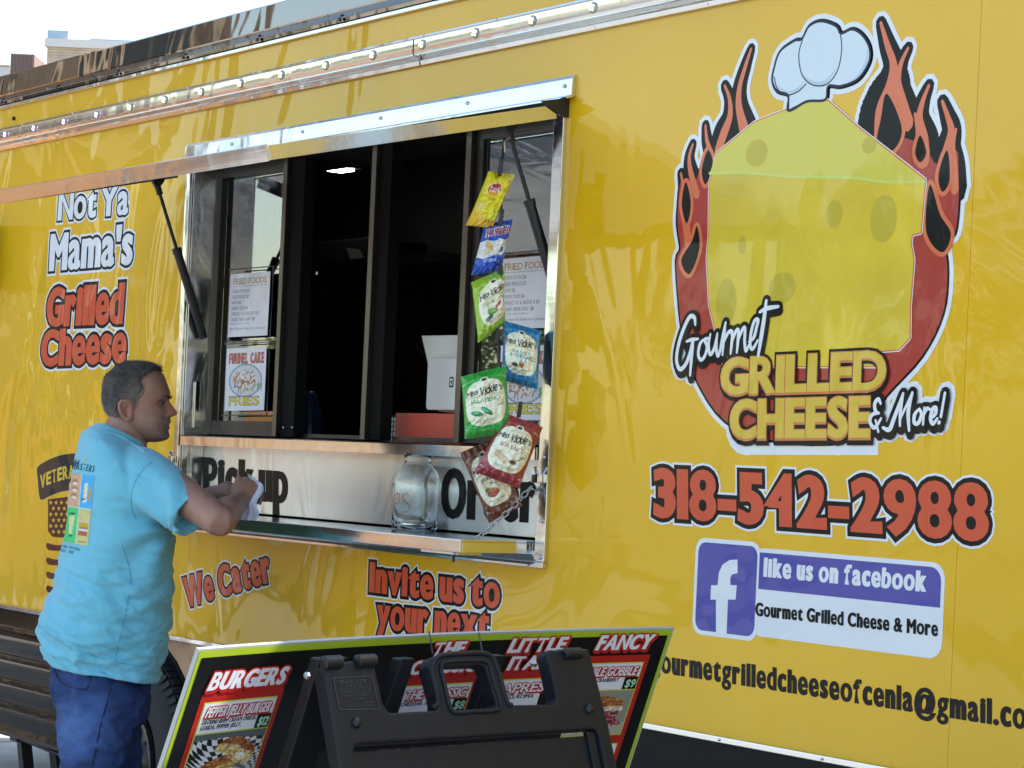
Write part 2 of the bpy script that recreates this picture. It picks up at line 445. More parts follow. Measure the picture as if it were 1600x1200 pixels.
# roof cap: silver bead, dark recess, mirror fascia
MB().box((XL, -.014, 2.694), (XR, .02, 2.706)).build('trim_strip', m_alu2, TR, bevel=.002)
def extr(prof, x0, x1):   # prof (y, z) polygon along x
    mb = MB(); return mb.prism(prof, lambda p: (x0, p[0], p[1]), lambda p: (x1, p[0], p[1]))
cx = [XL, -7.12, -4.2, -1.2, XR]
for i in range(4):
    extr([(0, 2.708), (-.012, 2.710), (-.014, 2.720), (-.034, 2.733), (-.036, 2.737), (-.030, 2.808), (-.026, 2.813), (-.01, 2.818), (.4, 2.85), (.4, 2.82), (.03, 2.72)], cx[i] + .002, cx[i + 1] - .002).build('roof_cap', m_mirror, TR)
copies('cap_screw', [(0, -.006), (.005, -.005), (.006, .0)], [(XL + .3 + i * .47, -.019, 2.716) for i in range(18)], m_blackp, TR)
# light rail
lr = extr([(0, 2.537), (-.012, 2.537), (-.016, 2.548), (-.010, 2.556), (-.034, 2.560), (-.038, 2.566), (-.038, 2.602), (-.03, 2.608), (-.006, 2.612), (-.004, 2.622), (0, 2.622)], XL + .03, -5.13).build('light_rail', m_alu2, TR, auto=35)
lr2 = extr([(0, 2.537), (-.012, 2.537), (-.016, 2.548), (-.010, 2.556), (-.034, 2.560), (-.038, 2.566), (-.038, 2.602), (-.03, 2.608), (-.006, 2.612), (-.004, 2.622), (0, 2.622)], -5.124, XR - .2).build('light_rail', m_alu2, TR, auto=35)
m_lens = M('clear_lens', (.42, .42, .36), rough=.12, coat=.6, bump=.8, bs=90, bd=.004)
leds = [(9, 217), (54, 207), (101, 197), (152, 186), (204, 176), (258, 164), (315, 151), (376, 139), (440, 125), (509, 110), (583, 95), (660, 79), (743, 61), (832, 41), (927, 20)]
xs_led = [onY(px, py, -.038).x for px, py in leds] + [-8.1, -8.3, -3.95, -3.7, -3.45]
m_ledv = M('violet_led', (.8, .3, .9), emit=(.75, .25, 1.), es=5.)
m_ledy = M('warm_led', (.8, .75, .3), emit=(1., .85, .30), es=3.2)
for x in xs_led:
    par = lr if x < -5.12 else lr2
    l = MB().lathe((x, -.038, 2.584), [(.0145, 0), (.0142, -.003), (.011, -.0055), (.0, -.0065)], 16, 'y').build('marker_light', m_lens, par, smooth=True)
    copies('diode', [(.0036, .002), (.0028, -.0015), (0, -.002)], [(x + .0065 * math.cos(a * math.pi / 2 + .5), -.0440, 2.584 + .0065 * math.sin(a * math.pi / 2 + .5)) for a in range(4)], m_ledv if x < -7.0 else m_ledy, l)
copies('rail_rivet', [(.0045, -.004), (.003, -.009), (0, -.010)], [(XL + .2 + i * .42, -.006, z) for i in range(20) for z in (2.617, 2.5425)], m_chrome, TR)
mb = MB(); mb.lathe((-7.815, 0, 2.650), [(.008, 0), (.007, -.008), (0, -.01)], 10, 'y'); mb.build('grommet', m_blackp, TR)
# bottom trim and skirts
MB().box((XL, -.012, .836), (XR, .01, .850)).build('trim_strip', m_alu2, TR, bevel=.002)
WX, WZ, WRr = -6.623, .415, .37
prof = [(.0, .834), (-.004, .832), (-.004, .775), (.014, .768), (.014, .755)]
z = .750
for i in range(4):
    prof += [(-.002, z), (-.012, z - .012), (-.012, z - .030), (.006, z - .062), (.008, z - .078)]; z -= .088
prof += [(-.004, .39), (-.004, .375), (.03, .37), (.05, .37), (.05, .834)]
extr(prof, XL + .1, WX - .52).build('lower_skirt', m_dmir, TR, auto=30)
# gold fender panel with wheel arch
def arch(x0, x1, r, n=16):
    pts = [(x0, .834), (x0, .40)]
    pts += [(WX - r, .40)] + [(WX - r * math.cos(t), max(.40, WZ + r * math.sin(t))) for t in [math.pi * i / n for i in range(n + 1)]] + [(WX + r, .40), (x1, .40), (x1, .834)]
    return pts
P = arch(WX - .515, WX + .95, .425)
v, t = union([P])
mb = MB(); mb.add([(a, -.004, b) for a, b in v], t); mb.build('fender_panel', M('bronze_mirror_panel', (.22, .165, .12), rough=.14, metal=1, wave=.004, wsc=2), TR, fix=False)
mb = MB(); q = P[2:-2]
for i in range(len(q) - 1):
    a, b = q[i], q[i + 1]; mb.add([(a[0], -.012, a[1]), (b[0], -.012, b[1]), (b[0], .35, b[1]), (a[0], .35, a[1])], [(0, 1, 2, 3)])
mb.build('wheel_well', m_blackp, TR)
MB().box((WX + .955, -.003, .38), (XR, .05, .834)).build('lower_skirt', M('black_satin_skirt', (.007, .007, .008), rough=.55, spec=.2), TR)['label'] = 'black lower skirt right of the wheel'
MB().box((WX + .955, -.018, .655), (XR, .0, .668)).build('trim_strip', M('dark_trim', (.02, .025, .025), rough=.4), TR)
copies('trim_screw', [(.0035, 0), (.0028, -.003), (0, -.004)], [(XL + .2 + i * .33, -.012, .843) for i in range(28)], m_zinc, TR)
# wheel: tyre, rim, nuts
def wheel(cx, y0):
    w = MB(); prof = [(.20, .02), (.235, .0), (.30, -.008), (.335, .004), (.352, .022), (.368, .045), (.372, .09), (.372, .15), (.355, .21), (.30, .23), (.2, .22)]
    n = 96
    w.lathe((cx, y0, WZ), prof, n, 'y')
    # tread blocks on the shoulder
    for k in range(72):
        t = 2 * math.pi * k / 72; c_, s_ = math.cos(t), math.sin(t); rad = Vector((c_, 0, s_)); tan = Vector((-s_, 0, c_))
        for yy in (.055, .095, .14, .18):
            w.obox(Vector((cx, y0 + yy, WZ)) + rad * .374, rad * .004, tan * .0125, Vector((0, .015, 0)))
        w.obox(Vector((cx, y0 + .028, WZ)) + rad * .352, (rad * .018 + Vector((0, .010, 0))), tan * .009, (rad * .005 - Vector((0, .008, 0))))
    wo = w.build('wheel', m_rubber, TR, auto=40)
    r = MB(); r.lathe((cx, y0, WZ), [(.205, .012), (.205, -.004), (.196, -.006), (.190, .012), (.182, .05), (.150, .055)], 48, 'y')
    n = 8
    for k in range(n):      # spokes leave openings
        a0 = 2 * math.pi * (k + .22) / n; a1 = 2 * math.pi * (k + .78) / n
        pts = [(.075, a0 - .35), (.155, a0 - .05), (.155, a1 - .55), (.075, a1 - .2)]
        pts = [(.07, a0 - .30), (.156, a0 - .10), (.156, a0 + .22), (.07, a0 + .48)]
        r.prism([(p[0] * math.cos(p[1]), p[0] * math.sin(p[1])) for p in pts], lambda p: (cx + p[0], y0 + .042, WZ + p[1]), lambda p: (cx + p[0], y0 + .06, WZ + p[1]))
    r.lathe((cx, y0, WZ), [(0, .028), (.085, .03), (.10, .05), (.10, .08)], 32, 'y')
    r.build('rim', m_rim, wo, auto=35)
    h = MB(); h.lathe((cx, y0, WZ), [(.0, -.035), (.022, -.035), (.03, -.03), (.034, .0), (.036, .03)], 24, 'y'); h.build('hub', m_blackp, wo, auto=35)
    h = MB(); h.lathe((cx, y0, WZ), [(.013, -.0365), (.022, -.0375), (.024, -.034)], 24, 'y'); h.build('hub_cap', m_chrome, wo, auto=35)
    base = None
    for k in range(6):
        t = 2 * math.pi * k / 6 + .3; nut = MB(); c = (cx + .066 * math.cos(t), y0, WZ + .066 * math.sin(t))
        nut.lathe(c, [(.0, -.012), (.006, -.011), (.010, -.004), (.012, .006), (.014, .028)], 6, 'y'); nut.build('lug_nut', m_chrome, wo)
wheel(WX, -.055)
# stabiliser jack
jb = MB(); j0 = onY(38, 1156, .12)
jb.box((j0.x - .14, .10, .368), (j0.x + .42, .13, .392)); jb.box((j0.x - .02, .07, .34), (j0.x + .04, .16, .40))
jb.obox((j0.x + .07, .11, .19), Vector((.022, 0, -.006)), Vector((0, .022, 0)), Vector((.06, 0, -.18)))
jb.obox((j0.x + .16, .20, .19), Vector((.03, 0, -.006)), Vector((0, .022, 0)), Vector((.07, 0, -.18)))
jb.tube([(j0.x + .0, .09, .352), (j0.x + .43, .06, .345)], .008); jb.tube([(j0.x - .13, .08, .38), (j0.x - .03, .08, .376)], .011)
jb.box((j0.x + .06, .03, 0.012), (j0.x + .27, .24, .03))
jb.build('stabiliser_jack', m_blackp, TR, bevel=.003)
# underside darkness: chassis rails
MB().box((XL + .3, .45, .36), (XR - .3, .53, .60)).build('chassis_rail', m_blackp, TR)
MB().box((XL + .3, 1.9, .36), (XR - .3, 1.98, .60)).build('chassis_rail', m_blackp, TR)
# work light at the left edge
wk = MB(); wk.box((-8.02, -.13, 2.02), (-7.90, -.04, 2.26)); 
for zz in (2.255, 2.03):
    wk.tube([(-7.93, -.01, zz), (-7.86, -.12, zz), (-7.84, -.16, zz - .005)], .006)
wk.tube([(-7.84, -.16, 2.25), (-7.84, -.16, 2.03)], .006)
wk.build('work_light', m_blackp, TR, bevel=.006)
# dark unit at the upper right corner of the side
o = extr([(0, 2.0), (-.05, 2.0), (-.05, 2.6), (0, 2.6)], -2.85, -2.6).build('vent_box', M('dark_grey_unit', (.06, .06, .07), rough=.4), TR); 
bpy.data.objects.remove(o)

# ---- window box
def frame_bar(a, b, nm='window_trim', m=m_alu, bevel=.0015): return MB().box(a, b).build(nm, m, TR, bevel=bevel)
frame_bar((-4.513, -.012, 1.206), (-4.473, .002, 2.36), m=m_alu2)       # right flange
frame_bar((-6.450, -.010, 1.206), (-6.422, .002, 2.36), m=m_alu2)       # left flange
frame_bar((-6.450, -.016, 1.190), (-4.473, .002, 1.2055), m=m_alu2)      # bottom flange
extr([(-.030, 1.198), (-.016, 1.204), (-.002, 1.232), (.002, 1.232), (.002, 1.198)], -6.42, -4.50).build('bottom_ledge', m_alu, TR)
# jambs, inside faces
MB().box((-6.4215, .003, 1.206), (-6.412, .32, 2.42)).build('window_jamb', m_steel, TR)
MB().box((-4.522, .003, 1.206), (-4.513, .32, 2.42)).build('window_jamb', m_steel, TR)
MB().box((-6.41, .003, 2.36), (-4.523, .32, 2.42)).build('window_header', m_bronze, TR)
# grab slot on jamb
MB().box((-6.4105, .035, 1.52), (-6.405, .055, 1.67)).build('jamb_slot', m_alu2, TR, bevel=.002)
# apron panel (recessed) with lettering, sill
ap = MB().box((-6.405, .07, 1.262), (-4.525, .085, 1.463)).build('apron_panel', M('apron_aluminium', (.70, .71, .72), rough=.33, metal=1, aniso=(1, 30, 3), wave=.01, wsc=2), TR)
MB().box((-6.411, .03, 1.262), (-6.395, .069, 1.463)).build('apron_side', m_steel, TR)
extr([(-.012, 1.463), (-.012, 1.492), (-.008, 1.495), (.22, 1.500), (.22, 1.463)], -6.405, -4.530).build('window_sill', m_alu2, TR, auto=30)
mb = MB()
for s_, bl, br, tl in (('Pick up', (317, 774.5), (449.5, 787), (317.8, 713.8)), ('Order', (688, 809.3), (836, 817.5), (690.5, 731.5))):
    P, SG, h = ptext(s_, bl, br, tl, .10, .035, lambda px, py: px_wall(px, py, .0695), space=.3)
    flat('lettering', wallfn(.0695), [(fat(P, SG, .10 * h, .05 * h), M('black_vinyl', (.012, .012, .012), rough=.3, coat=.0, spec=.1))], TR, 'black %s lettering on the apron' % s_, lift0=.0008)
# fold-down shelf
sx0, sx1 = -6.40, -4.53
sf = MB(); sf.box((sx0, -.232, 1.224), (sx1, -.226, 1.256)); sf.box((sx0, -.2255, 1.251), (sx1, .028, 1.2565)); sf.box((sx0, -.2255, 1.224), (sx0 + .004, .02, 1.2505)); sf.box((sx1 - .004, -.2255, 1.224), (sx1, .02, 1.2505))
shelf = sf.build('serving_shelf', m_alu2, TR, bevel=.001)
MB().box((sx1 - .18, -.225, 1.217), (sx1 - .02, -.15, 1.223)).build('shelf_latch', m_zinc, TR)
MB().tube([(sx1 - .05, -.215, 1.217), (sx1 - .05, -.215, 1.198)], .004).build('latch_pin', m_blackp, TR)
# sliding windows
GY = .115
XW0, XW1, ZB, ZT = -6.405, -4.525, 1.502, 2.36
def xw(px, py, y=GY): return onY(px, py, y).x
m1a, m1b = xw(441, 600), xw(464, 600)
m2a, m2b = xw(579, 600), xw(600, 600)
m3a, m3b = xw(727, 600), xw(739, 600)
l0 = xw(345, 500)
def bar(x0, x1, y0, y1, z0, z1, m=m_bronze, nm='window_frame'): return MB().box((x0, y0, z0), (x1, y1, z1)).build(nm, m, TR, bevel=.0015)
bar(XW0, l0 - .03, .10, .16, ZB, ZT); bar(l0 - .028, l0 + .012, .09, .14, ZB, ZT)
bar(m1a, m1a + .022, .085, .13, ZB, ZT, m_edge); bar(m1a + .024, m1b + .016, .10, .14, ZB, ZT, M('black_seal', (.006, .006, .006), rough=.8, spec=.15))
bar(m2a, m2a + .024, .085, .13, ZB, ZT, m_edge); bar(m2a + .026, m2b + .012, .10, .14, ZB, ZT, M('black_seal', (.006, .006, .006), rough=.8, spec=.15))
bar(m3a - .005, m3a + .02, .085, .13, ZB, ZT, m_edge); bar(m3a + .022, m3b + .02, .10, .14, ZB, ZT)
bar(l0 + .014, m1a - .002, .09, .14, ZB, ZB + .045); bar(l0 + .014, m1a - .002, .09, .14, ZT - .03, ZT)
bar(m3b + .022, XW1, .09, .14, ZB, ZB + .035); bar(m3b + .022, XW1, .09, .14, 1.935, 1.958); bar(m3b + .022, XW1, .09, .14, ZT - .03, ZT)
bar(XW1 - .02, XW1 - .001, .085, .16, ZB + .036, ZT - .031)
bar(m1b + .022, m2a - .002, .13, .16, ZB, ZB + .012); bar(m2b + .032, m3a - .007, .13, .16, ZB, ZB + .012)
MB().box((l0 + .013, .112, ZB + .046), (m1a - .003, .116, ZT - .031)).build('window_pane', m_glass, TR)
MB().box((m3b + .023, .112, ZB + .036), (XW1 - .021, .116, 1.934)).build('window_pane', m_glass, TR)
MB().box((m3b + .023, .112, 1.959), (XW1 - .021, .116, ZT - .031)).build('window_pane', m_glass, TR)
mb = MB(); q = onY(652, 419, .15); mb.lathe((q.x - .46, .1, q.z), [(.006, 0), (.005, -.004), (0, -.005)], 10, 'y'); mb.build('window_catch', m_zinc, TR)
for px in (443, 457):
    q = onY(px, 668, .099); MB().lathe(q, [(.004, 0), (.003, -.003), (0, -.004)], 8, 'y').build('frame_screw', m_zinc, TR)

# ---- hinged awning flap
HZ, FY, FZ = 2.362, -.862, 2.156           # hinge height, front edge
hx0, hx1 = -6.457, -4.443
hinge = extr([(0, 2.434), (-.006, 2.434), (-.012, 2.425), (-.014, 2.384), (-.030, 2.376), (-.028, 2.372), (-.008, 2.378), (0, 2.384)], hx0, hx1).build('awning_hinge', m_alu2, TR, auto=30)
dv = Vector((0, FY + .02, FZ - HZ)); dn = dv.normalized(); nn = Vector((0, -dn.z, dn.y))   # nn points up/out
if nn.z < 0: nn = -nn
fx0, fx1 = -6.455, -4.476
fl = empty('awning_flap', (0, 0, 0), None, None); fl.parent = TR; fl.location = -Vector(TR.location)
def flpt(x, s, n): return Vector((x, -.02, HZ - .012)) + dn * s + nn * n
Lf = dv.length
mb = MB(); mb.prism([(0, .0), (Lf, .0), (Lf, .005), (0, .005)], lambda p: flpt(fx0, p[0], p[1]), lambda p: flpt(fx1, p[0], p[1]))
sheetm = M('flap_sheet', (.62, .62, .62), rough=.07, metal=1, wave=.004, wsc=2)
mb.build('flap_sheet', sheetm, fl)
mb = MB(); mb.prism([(Lf + .0005, -.024), (Lf + .004, -.024), (Lf + .006, .014), (Lf + .002, .016), (Lf + .0005, .012)], lambda p: flpt(fx0, p[0], p[1]), lambda p: flpt(fx1, p[0], p[1])); mb.build('flap_edge', m_alu2, fl)
for x, d_ in ((fx1, 1), (fx0, -1)):
    mb = MB(); mb.prism([(.02, -.022), (Lf, -.022), (Lf, .012), (.02, .012)], lambda p: flpt(x + .0005 * d_, p[0], p[1]), lambda p: flpt(x + .004 * d_, p[0], p[1])); mb.build('flap_edge', m_alu2, fl)
mb = MB()
for x in (-5.0, -5.9): mb.prism([(.03, -.02), (Lf - .01, -.02), (Lf - .01, -.001), (.03, -.001)], lambda p: flpt(x, p[0], p[1]), lambda p: flpt(x + .03, p[0], p[1]))
bpy.data.meshes.new('x')
mb = MB(); lx = onX(138, 270, 0)
c = flpt(-6.02, Lf + .012, -.004); mb.obox(c, Vector((.012, 0, 0)), Vector((0, .006, 0)), Vector((0, 0, .014))); mb.obox(c + Vector((0, -.004, .018)), Vector((.03, 0, 0)), Vector((0, .008, 0)), Vector((0, 0, .003)))
mb.build('flap_latch', m_zinc, fl)
copies('hinge_rivet', [(.006, 0), (.0045, -.004), (0, -.005)], [(hx1 - .03 - i * .42, -.013, 2.408) for i in range(5)], m_zinc, TR)
# end plates of the hinge
MB().prism([(0, 2.384), (-.02, 2.376), (-.09, 2.36), (-.02, 2.33), (0, 2.33)], lambda p: (fx1 + .006, p[0], p[1]), lambda p: (fx1 + .010, p[0], p[1])).build('hinge_bracket', m_blackp, TR)
# gas struts
def strut(x, s, end, mid):
    a = flpt(x, s, -.03); b = Vector(end); d = (b - a)
    so = MB().tube([a + d * mid, b], .0135, 12).build('gas_strut', m_blackp, TR, auto=40)
    MB().tube([a, a + d * (mid + .02)], .0055, 10).build('strut_rod', m_blackp, so)
    MB().tube([a + d * (mid - .025), a + d * (mid + .01)], .0155, 12).build('strut_collar', m_blackp, so)
    mb = MB(); mb.prism([(-.03, .03), (.03, .03), (.02, .005), (.0, -.02), (-.02, .005)], lambda p: (x - .004, a.y + p[0], a.z + p[1]), lambda p: (x + .010, a.y + p[0], a.z + p[1]))
    mb.tube([a + Vector((.004, 0, -.005)), a + d * .07], .010, 10)
    mb.build('strut_bracket', m_blackp, so)
    return a
def flap_s_at(px, py, x):
    p = onX(px, py, x); return (p - Vector((x, -.02, HZ))).dot(dn)
xs1, xs2 = -6.36, -4.60
s1 = flap_s_at(247, 292, xs1)
strut(xs1, max(.1, s1), onY(318, 528, .05), .44)
s2 = flap_s_at(797, 214, xs2)
strut(xs2, max(.06, s2), (xs2 + .05, .065, 1.86), .42)

# ---- retaining chains
def torus_link(L=.022, Wd=.013, r=.0019):
    pts = []; n = 16
    for k in range(n + 1):
        t = 2 * math.pi * k / n; pts.append((math.cos(t) * L / 2 * (1.0), math.sin(t) * Wd / 2, 0))
    return MB().tube(pts, r, 6, caps=False).mesh('chain_link')
clink = torus_link()
clink.materials.append(m_zinc); clink.polygons.foreach_set('use_smooth', [True] * len(clink.polygons))
def chain(a, b, sag):
    a = Vector(a); b = Vector(b)
    ch = bpy.data.objects.new('retaining_chain', None); COL.objects.link(ch); ch.parent = TR; ch.location = a - Vector(TR.location); ch.empty_display_size = .05
    n = int((b - a).length / .0165); P = [a.lerp(b, i / n) - Vector((0, 0, sag * 4 * (i / n) * (1 - i / n))) for i in range(n + 1)]
    for i in range(n):
        d = (P[i + 1] - P[i]).normalized(); o = bpy.data.objects.new('chain_link', clink); COL.objects.link(o); o.parent = ch
        q = d.to_track_quat('X', 'Z').to_matrix().to_4x4() @ Matrix.Rotation(math.radians(45 + 90 * (i % 2) + random.uniform(-12, 12)), 4, 'X')
        o.matrix_local = Matrix.Translation((P[i] + P[i + 1]) / 2 - a) @ q
chain((-4.52, -.025, 1.395), (sx1 - .03, -.226, 1.222), .014)
chain((-6.44, -.02, 1.42), (-6.38, -.228, 1.22), .03)
for x in (-4.505, -6.44):
    mb = MB(); mb.box((x - .014, -.028, 1.405), (x + .014, -.013, 1.428)); mb.tube([(x, -.02, 1.428), (x + .004, -.03, 1.445)], .005); mb.tube([(x - .02, -.022, 1.39), (x + .01, -.022, 1.385), (x + .0, -.026, 1.372)], .003); mb.build('chain_clasp', m_chrome, TR, bevel=.002)
copies('frame_screw', [(.006, 0), (.0045, -.003), (0, -.004)], [(-4.488, -.013, z) for z in (1.47, 1.31, 2.34, 1.217)] + [(-4.53, -.017, 1.198)], m_zinc, TR)

# ------------------------------------------------------------------ side graphics
def wtext(s, bl, br, tl, k, o1, o2, fill, label, gap=.05, space=.3, c1=None, c2=None, gapadd=0):
    P, SG, h = ptext(s, bl, br, tl, k, gap, space=space * 2)
    L = []
    if o2: L.append((fillc(SG) + fat(P, SG, (k + o2) * h, (k / 2 + o2) * h), c2 or m_wht))
    if o1: L.append((fillc(SG) + fat(P, SG, (k + o1) * h, (k / 2 + o1) * h), c1 or m_blk))
    L.append((fat(P, SG, k * h, k * h / 2), fill))
    return L
def lettering(label, *sets):
    n = max(len(s) for s in sets); layers = []
    for i in range(n):
        pol = []; mt = None
        for s in sets: pol += s[i][0]; mt = s[i][1]
        layers.append((pol, mt))
    return flat('lettering', wallfn(0), layers, TR, label)
lettering('white Not Ya Mama\'s lettering', wtext('Not Ya', (90, 345), (200, 335), (93, 300), .095, .075, .14, m_wht, '', .03, .22),
          wtext("Mama's", (76.5, 424), (207, 413), (79.7, 366), .095, .07, .13, m_wht, '', .03))
lettering('red Grilled Cheese lettering', wtext('Grilled', (71.5, 511), (192, 506), (75.6, 450), .11, .08, .135, m_red, '', .015),
          wtext('Cheese', (63, 573), (197, 567), (66, 516), .11, .08, .135, m_red, '', .015))
lettering('red We Cater lettering', wtext('We Cater', (291, 950), (425, 909), (285.5, 903), .095, .065, .12, m_red, '', .03, .2))
lettering('red Invite us to your next lettering', wtext('Invite us to', (577, 925), (781, 951), (578.5, 878), .10, .10, .155, m_red, '', .03, .22),
          wtext('your next', (589, 982), (764, 1003), (591, 934), .10, .10, .155, m_red, '', .03, .22))
lettering('phone number lettering', wtext('318-542-2988', (1021, 808), (1546, 847), (1021, 731), .105, .085, .13, m_red, '', .03))
flat('lettering', wallfn(0), [(fat(*(lambda t: (t[0], t[1], .088 * t[2], .046 * t[2]))(ptext('gourmetgrilledcheeseofcenla@gmail.com', (1018, 1049), (1634, 1145), (1018.5, 1015), .088, .05))), m_blk)], TR, 'black e-mail address lettering')
# social media panel, measured on the side
def W2(pts): return [px_wall(*p) for p in pts]
x0, z1 = px_wall(1088, 842); x1, z0 = px_wall(1181, 1000)
xr, zr1 = px_wall(1478, 880); _, zr0 = px_wall(1472, 1031)
bx1, bz1 = px_wall(1178, 855); bx0 = x0 + .012
cw = ((x0 + bx1) / 2)
fl_layers = [([rrect(x0, z0 - .004, x1 + .004, z1 + .004, .03), rrect(x1 - .02, zr0, xr, zr1, .035)], m_wht)]
blue_sq = rrect(x0 + .010, z0 + .006, x1 - .006, z1 - .006, .024)
zt_, zb_ = zr1 - .010, zr0 + .106
fl_layers.append(([blue_sq, rrect(x1 + .004, zb_, xr - .010, zt_, .03), [(x1 + .001, zb_), (xr - .010, zb_), (xr - .010, zb_ + .04), (x1 + .001, zb_ + .04)], [(x1 + .001, zb_), (x1 + .05, zb_), (x1 + .05, zt_), (x1 + .001, zt_)]], m_blue))
fp = [(318, 915), (318, 765), (295, 765), (298, 705), (325, 705), (330, 655), (345, 620), (375, 600), (408, 598), (408, 655), (385, 660), (378, 675), (378, 705), (405, 705), (400, 765), (368, 765), (362, 915)]
fpw = W2([(1000 + a / 2.667, 650 + b / 2.667) for a, b in fp])
fpw = [(a, max(b, z0 + .001)) for a, b in fpw]
P1, S1_, h1 = ptext('like us on facebook', (1193, 901), (1447, 925), (1194.5, 871), .095, .045, space=.5)
fl_layers.append(([fpw] + fat(P1, S1_, .095 * h1, .05 * h1), m_wht))
P2_, S2_, h2 = ptext('Gourmet Grilled Cheese & More', (1180.5, 962), (1466, 994.5), (1181, 941), .08, .05, space=.5)
fl_layers.append((fat(P2_, S2_, .08 * h2, .042 * h2), m_blk))
flat('social_media_panel', wallfn(0), fl_layers, TR, 'white and blue like us on facebook panel')
# veteran patch
def c8(pts): return W2([(a / 5.714, 690 + b / 5.714) for a, b in pts])
patch = smooth_poly(c8([(335, 235), (400, 182), (500, 135), (620, 108), (740, 108), (860, 130), (960, 175), (1010, 215), (985, 470), (960, 505), (900, 470), (800, 440), (680, 432), (560, 445), (460, 480), (375, 520), (352, 480), (340, 350)]), 4)
lay = [(fat([patch], outline_of(patch), .006), m_lyel), ([patch], m_gray)]
letters = []
seq = [('V', 362, 300, 415, 46), ('E', 415, 275, 385, 44), ('T', 465, 255, 365, 44), ('E', 515, 238, 350, 42), ('R', 562, 225, 340, 46), ('A', 615, 220, 330, 46), ('N', 668, 220, 330, 46)]
for ch, x, top, bot, w in seq:
    t = ptext(ch, (x, bot + 6), (x + w, bot - 10), (x, top), .08, .05, lambda a, b: px_wall(a / 5.714, 690 + b / 5.714)); letters += fat(t[0], t[1], .08 * t[2], .04 * t[2])
lay.append((letters, m_lyel)); flat('veteran_patch', wallfn(0), lay, TR, 'dark veteran patch with yellow letters')
fl_ = []; st = []
fl_.append(c8([(430, 515), (700, 480), (700, 830), (600, 860), (470, 850), (430, 800)]))
for yy in (905, 1035, 1160, 1285): fl_.append(smooth_poly(c8([(420, yy), (500, yy + 18), (700, yy + 8), (860, yy - 10), (850, yy + 42), (700, yy + 62), (500, yy + 70), (425, yy + 55)]), 3))
for r_ in range(6):
    for q_ in range(5):
        cxp = 455 + q_ * 48 + (24 if r_ % 2 else 0); cyp = 545 + r_ * 52
        if cxp > 680: continue
        sp = []
        for k in range(10):
            rr = 21 if k % 2 == 0 else 9; t = -math.pi / 2 + k * math.pi / 5; sp.append((cxp + .85 * rr * math.cos(t), cyp + rr * 1.1 * math.sin(t)))
        st.append(c8(sp))
flat('flag_print', wallfn(0), [(fl_, m_mar), (st, m_lyel)], TR, 'maroon flag print with yellow stars')

# emblem: flames, cheese wedge, chef hat and lettering
def E(x, y): return px_wall(1040 + x / 2.609, 20 + y / 2.609)
def Es(pts): return [E(*p) for p in pts]
u = (Vector(E(100, 0)) - Vector(E(0, 0))).length / 100        # one crop pixel in metres, about
body = smooth_poly(Es([(60, 700), (50, 860), (62, 960), (45, 1010), (55, 1180), (75, 1330), (130, 1500), (240, 1660), (420, 1740), (760, 1740), (900, 1560), (1045, 1400), (1130, 1230), (1150, 1060), (1140, 930), (1180, 900), (1195, 780), (1195, 640), (1185, 560), (1110, 620), (1050, 540), (930, 500), (820, 500), (585, 420), (345, 480), (262, 525), (205, 570), (160, 600), (115, 700), (85, 680)]), 4)
tongues = [
    ([(64, 655), (72, 700), (80, 760), (84, 850), (95, 950)], [9, 14, 26, 34, 30]),
    ([(112, 537), (98, 590), (104, 650), (128, 740)], [9, 14, 22, 30]),
    ([(164, 460), (170, 520), (186, 580), (180, 660)], [9, 15, 22, 30]),
    ([(243, 298), (262, 350), (264, 420), (240, 490), (215, 560)], [10, 15, 24, 34, 30]),
    ([(350, 148), (328, 215), (304, 300), (300, 380), (320, 470)], [9, 15, 20, 28, 40]),
    ([(879, 42), (905, 130), (930, 210), (925, 300), (900, 400), (900, 500)], [11, 20, 28, 52, 80, 90]),
    ([(990, 145), (962, 205), (948, 280), (965, 360), (985, 450)], [10, 16, 26, 34, 50]),
    ([(1075, 297), (1050, 360), (1036, 430), (1050, 520), (1050, 600)], [10, 17, 26, 42, 50]),
    ([(1018, 412), (1030, 470), (1040, 560)], [9, 18, 30]),
    ([(1130, 362), (1150, 420), (1166, 480), (1150, 560), (1130, 660)], [11, 17, 24, 34, 50]),
    ([(1185, 476), (1172, 540), (1175, 620), (1180, 720)], [10, 18, 28, 30])]
core = []
def tgrow(e): return [c for pts, rs in tongues for c in stroke(Es(pts), [r * u + e for r in rs], 7)]
for pts, rs in tongues: core += stroke(Es(pts[0:]), [max(1.5, r * .42) * u for r in rs], 7)
hat = [smooth_poly(Es(p), 5) for p in (
    [(445, 235), (470, 160), (530, 115), (560, 108), (590, 55), (640, 35), (700, 55), (720, 85), (765, 68), (805, 90), (835, 140), (835, 200), (790, 270), (720, 300), (668, 300), (655, 355), (580, 362), (505, 400), (505, 338), (460, 320), (440, 280)],)]
cheese = Es([(182, 1190), (172, 1000), (180, 910), (182, 700), (210, 575), (365, 448), (500, 395), (585, 362), (660, 356), (800, 478), (985, 622), (1062, 683), (1043, 895), (1008, 905), (1003, 940), (1015, 1010), (1000, 1190), (998, 1325), (955, 1372), (880, 1378), (860, 1440), (240, 1440)])
def F2(x, y): return px_wall(1040 + x / 3.478, 470 + y / 3.478)
def Fs(p): return [F2(*q) for q in p]
u2 = (Vector(F2(100, 0)) - Vector(F2(0, 0))).length / 100
script = []; sks = []
def sk(pts, r=6): sks.append((pts, r)); script.extend(sgrow1(pts, r, 0, 4))
def sgrow1(pts, r, e, n): return stroke(Fs(pts), [e + r * u2 * (0.75 if i in (0, len(pts) - 1) else 1.15) for i in range(len(pts))], n)
def sgrow(e): return [c for p, r in sks for c in sgrow1(p, r, e, 2)]
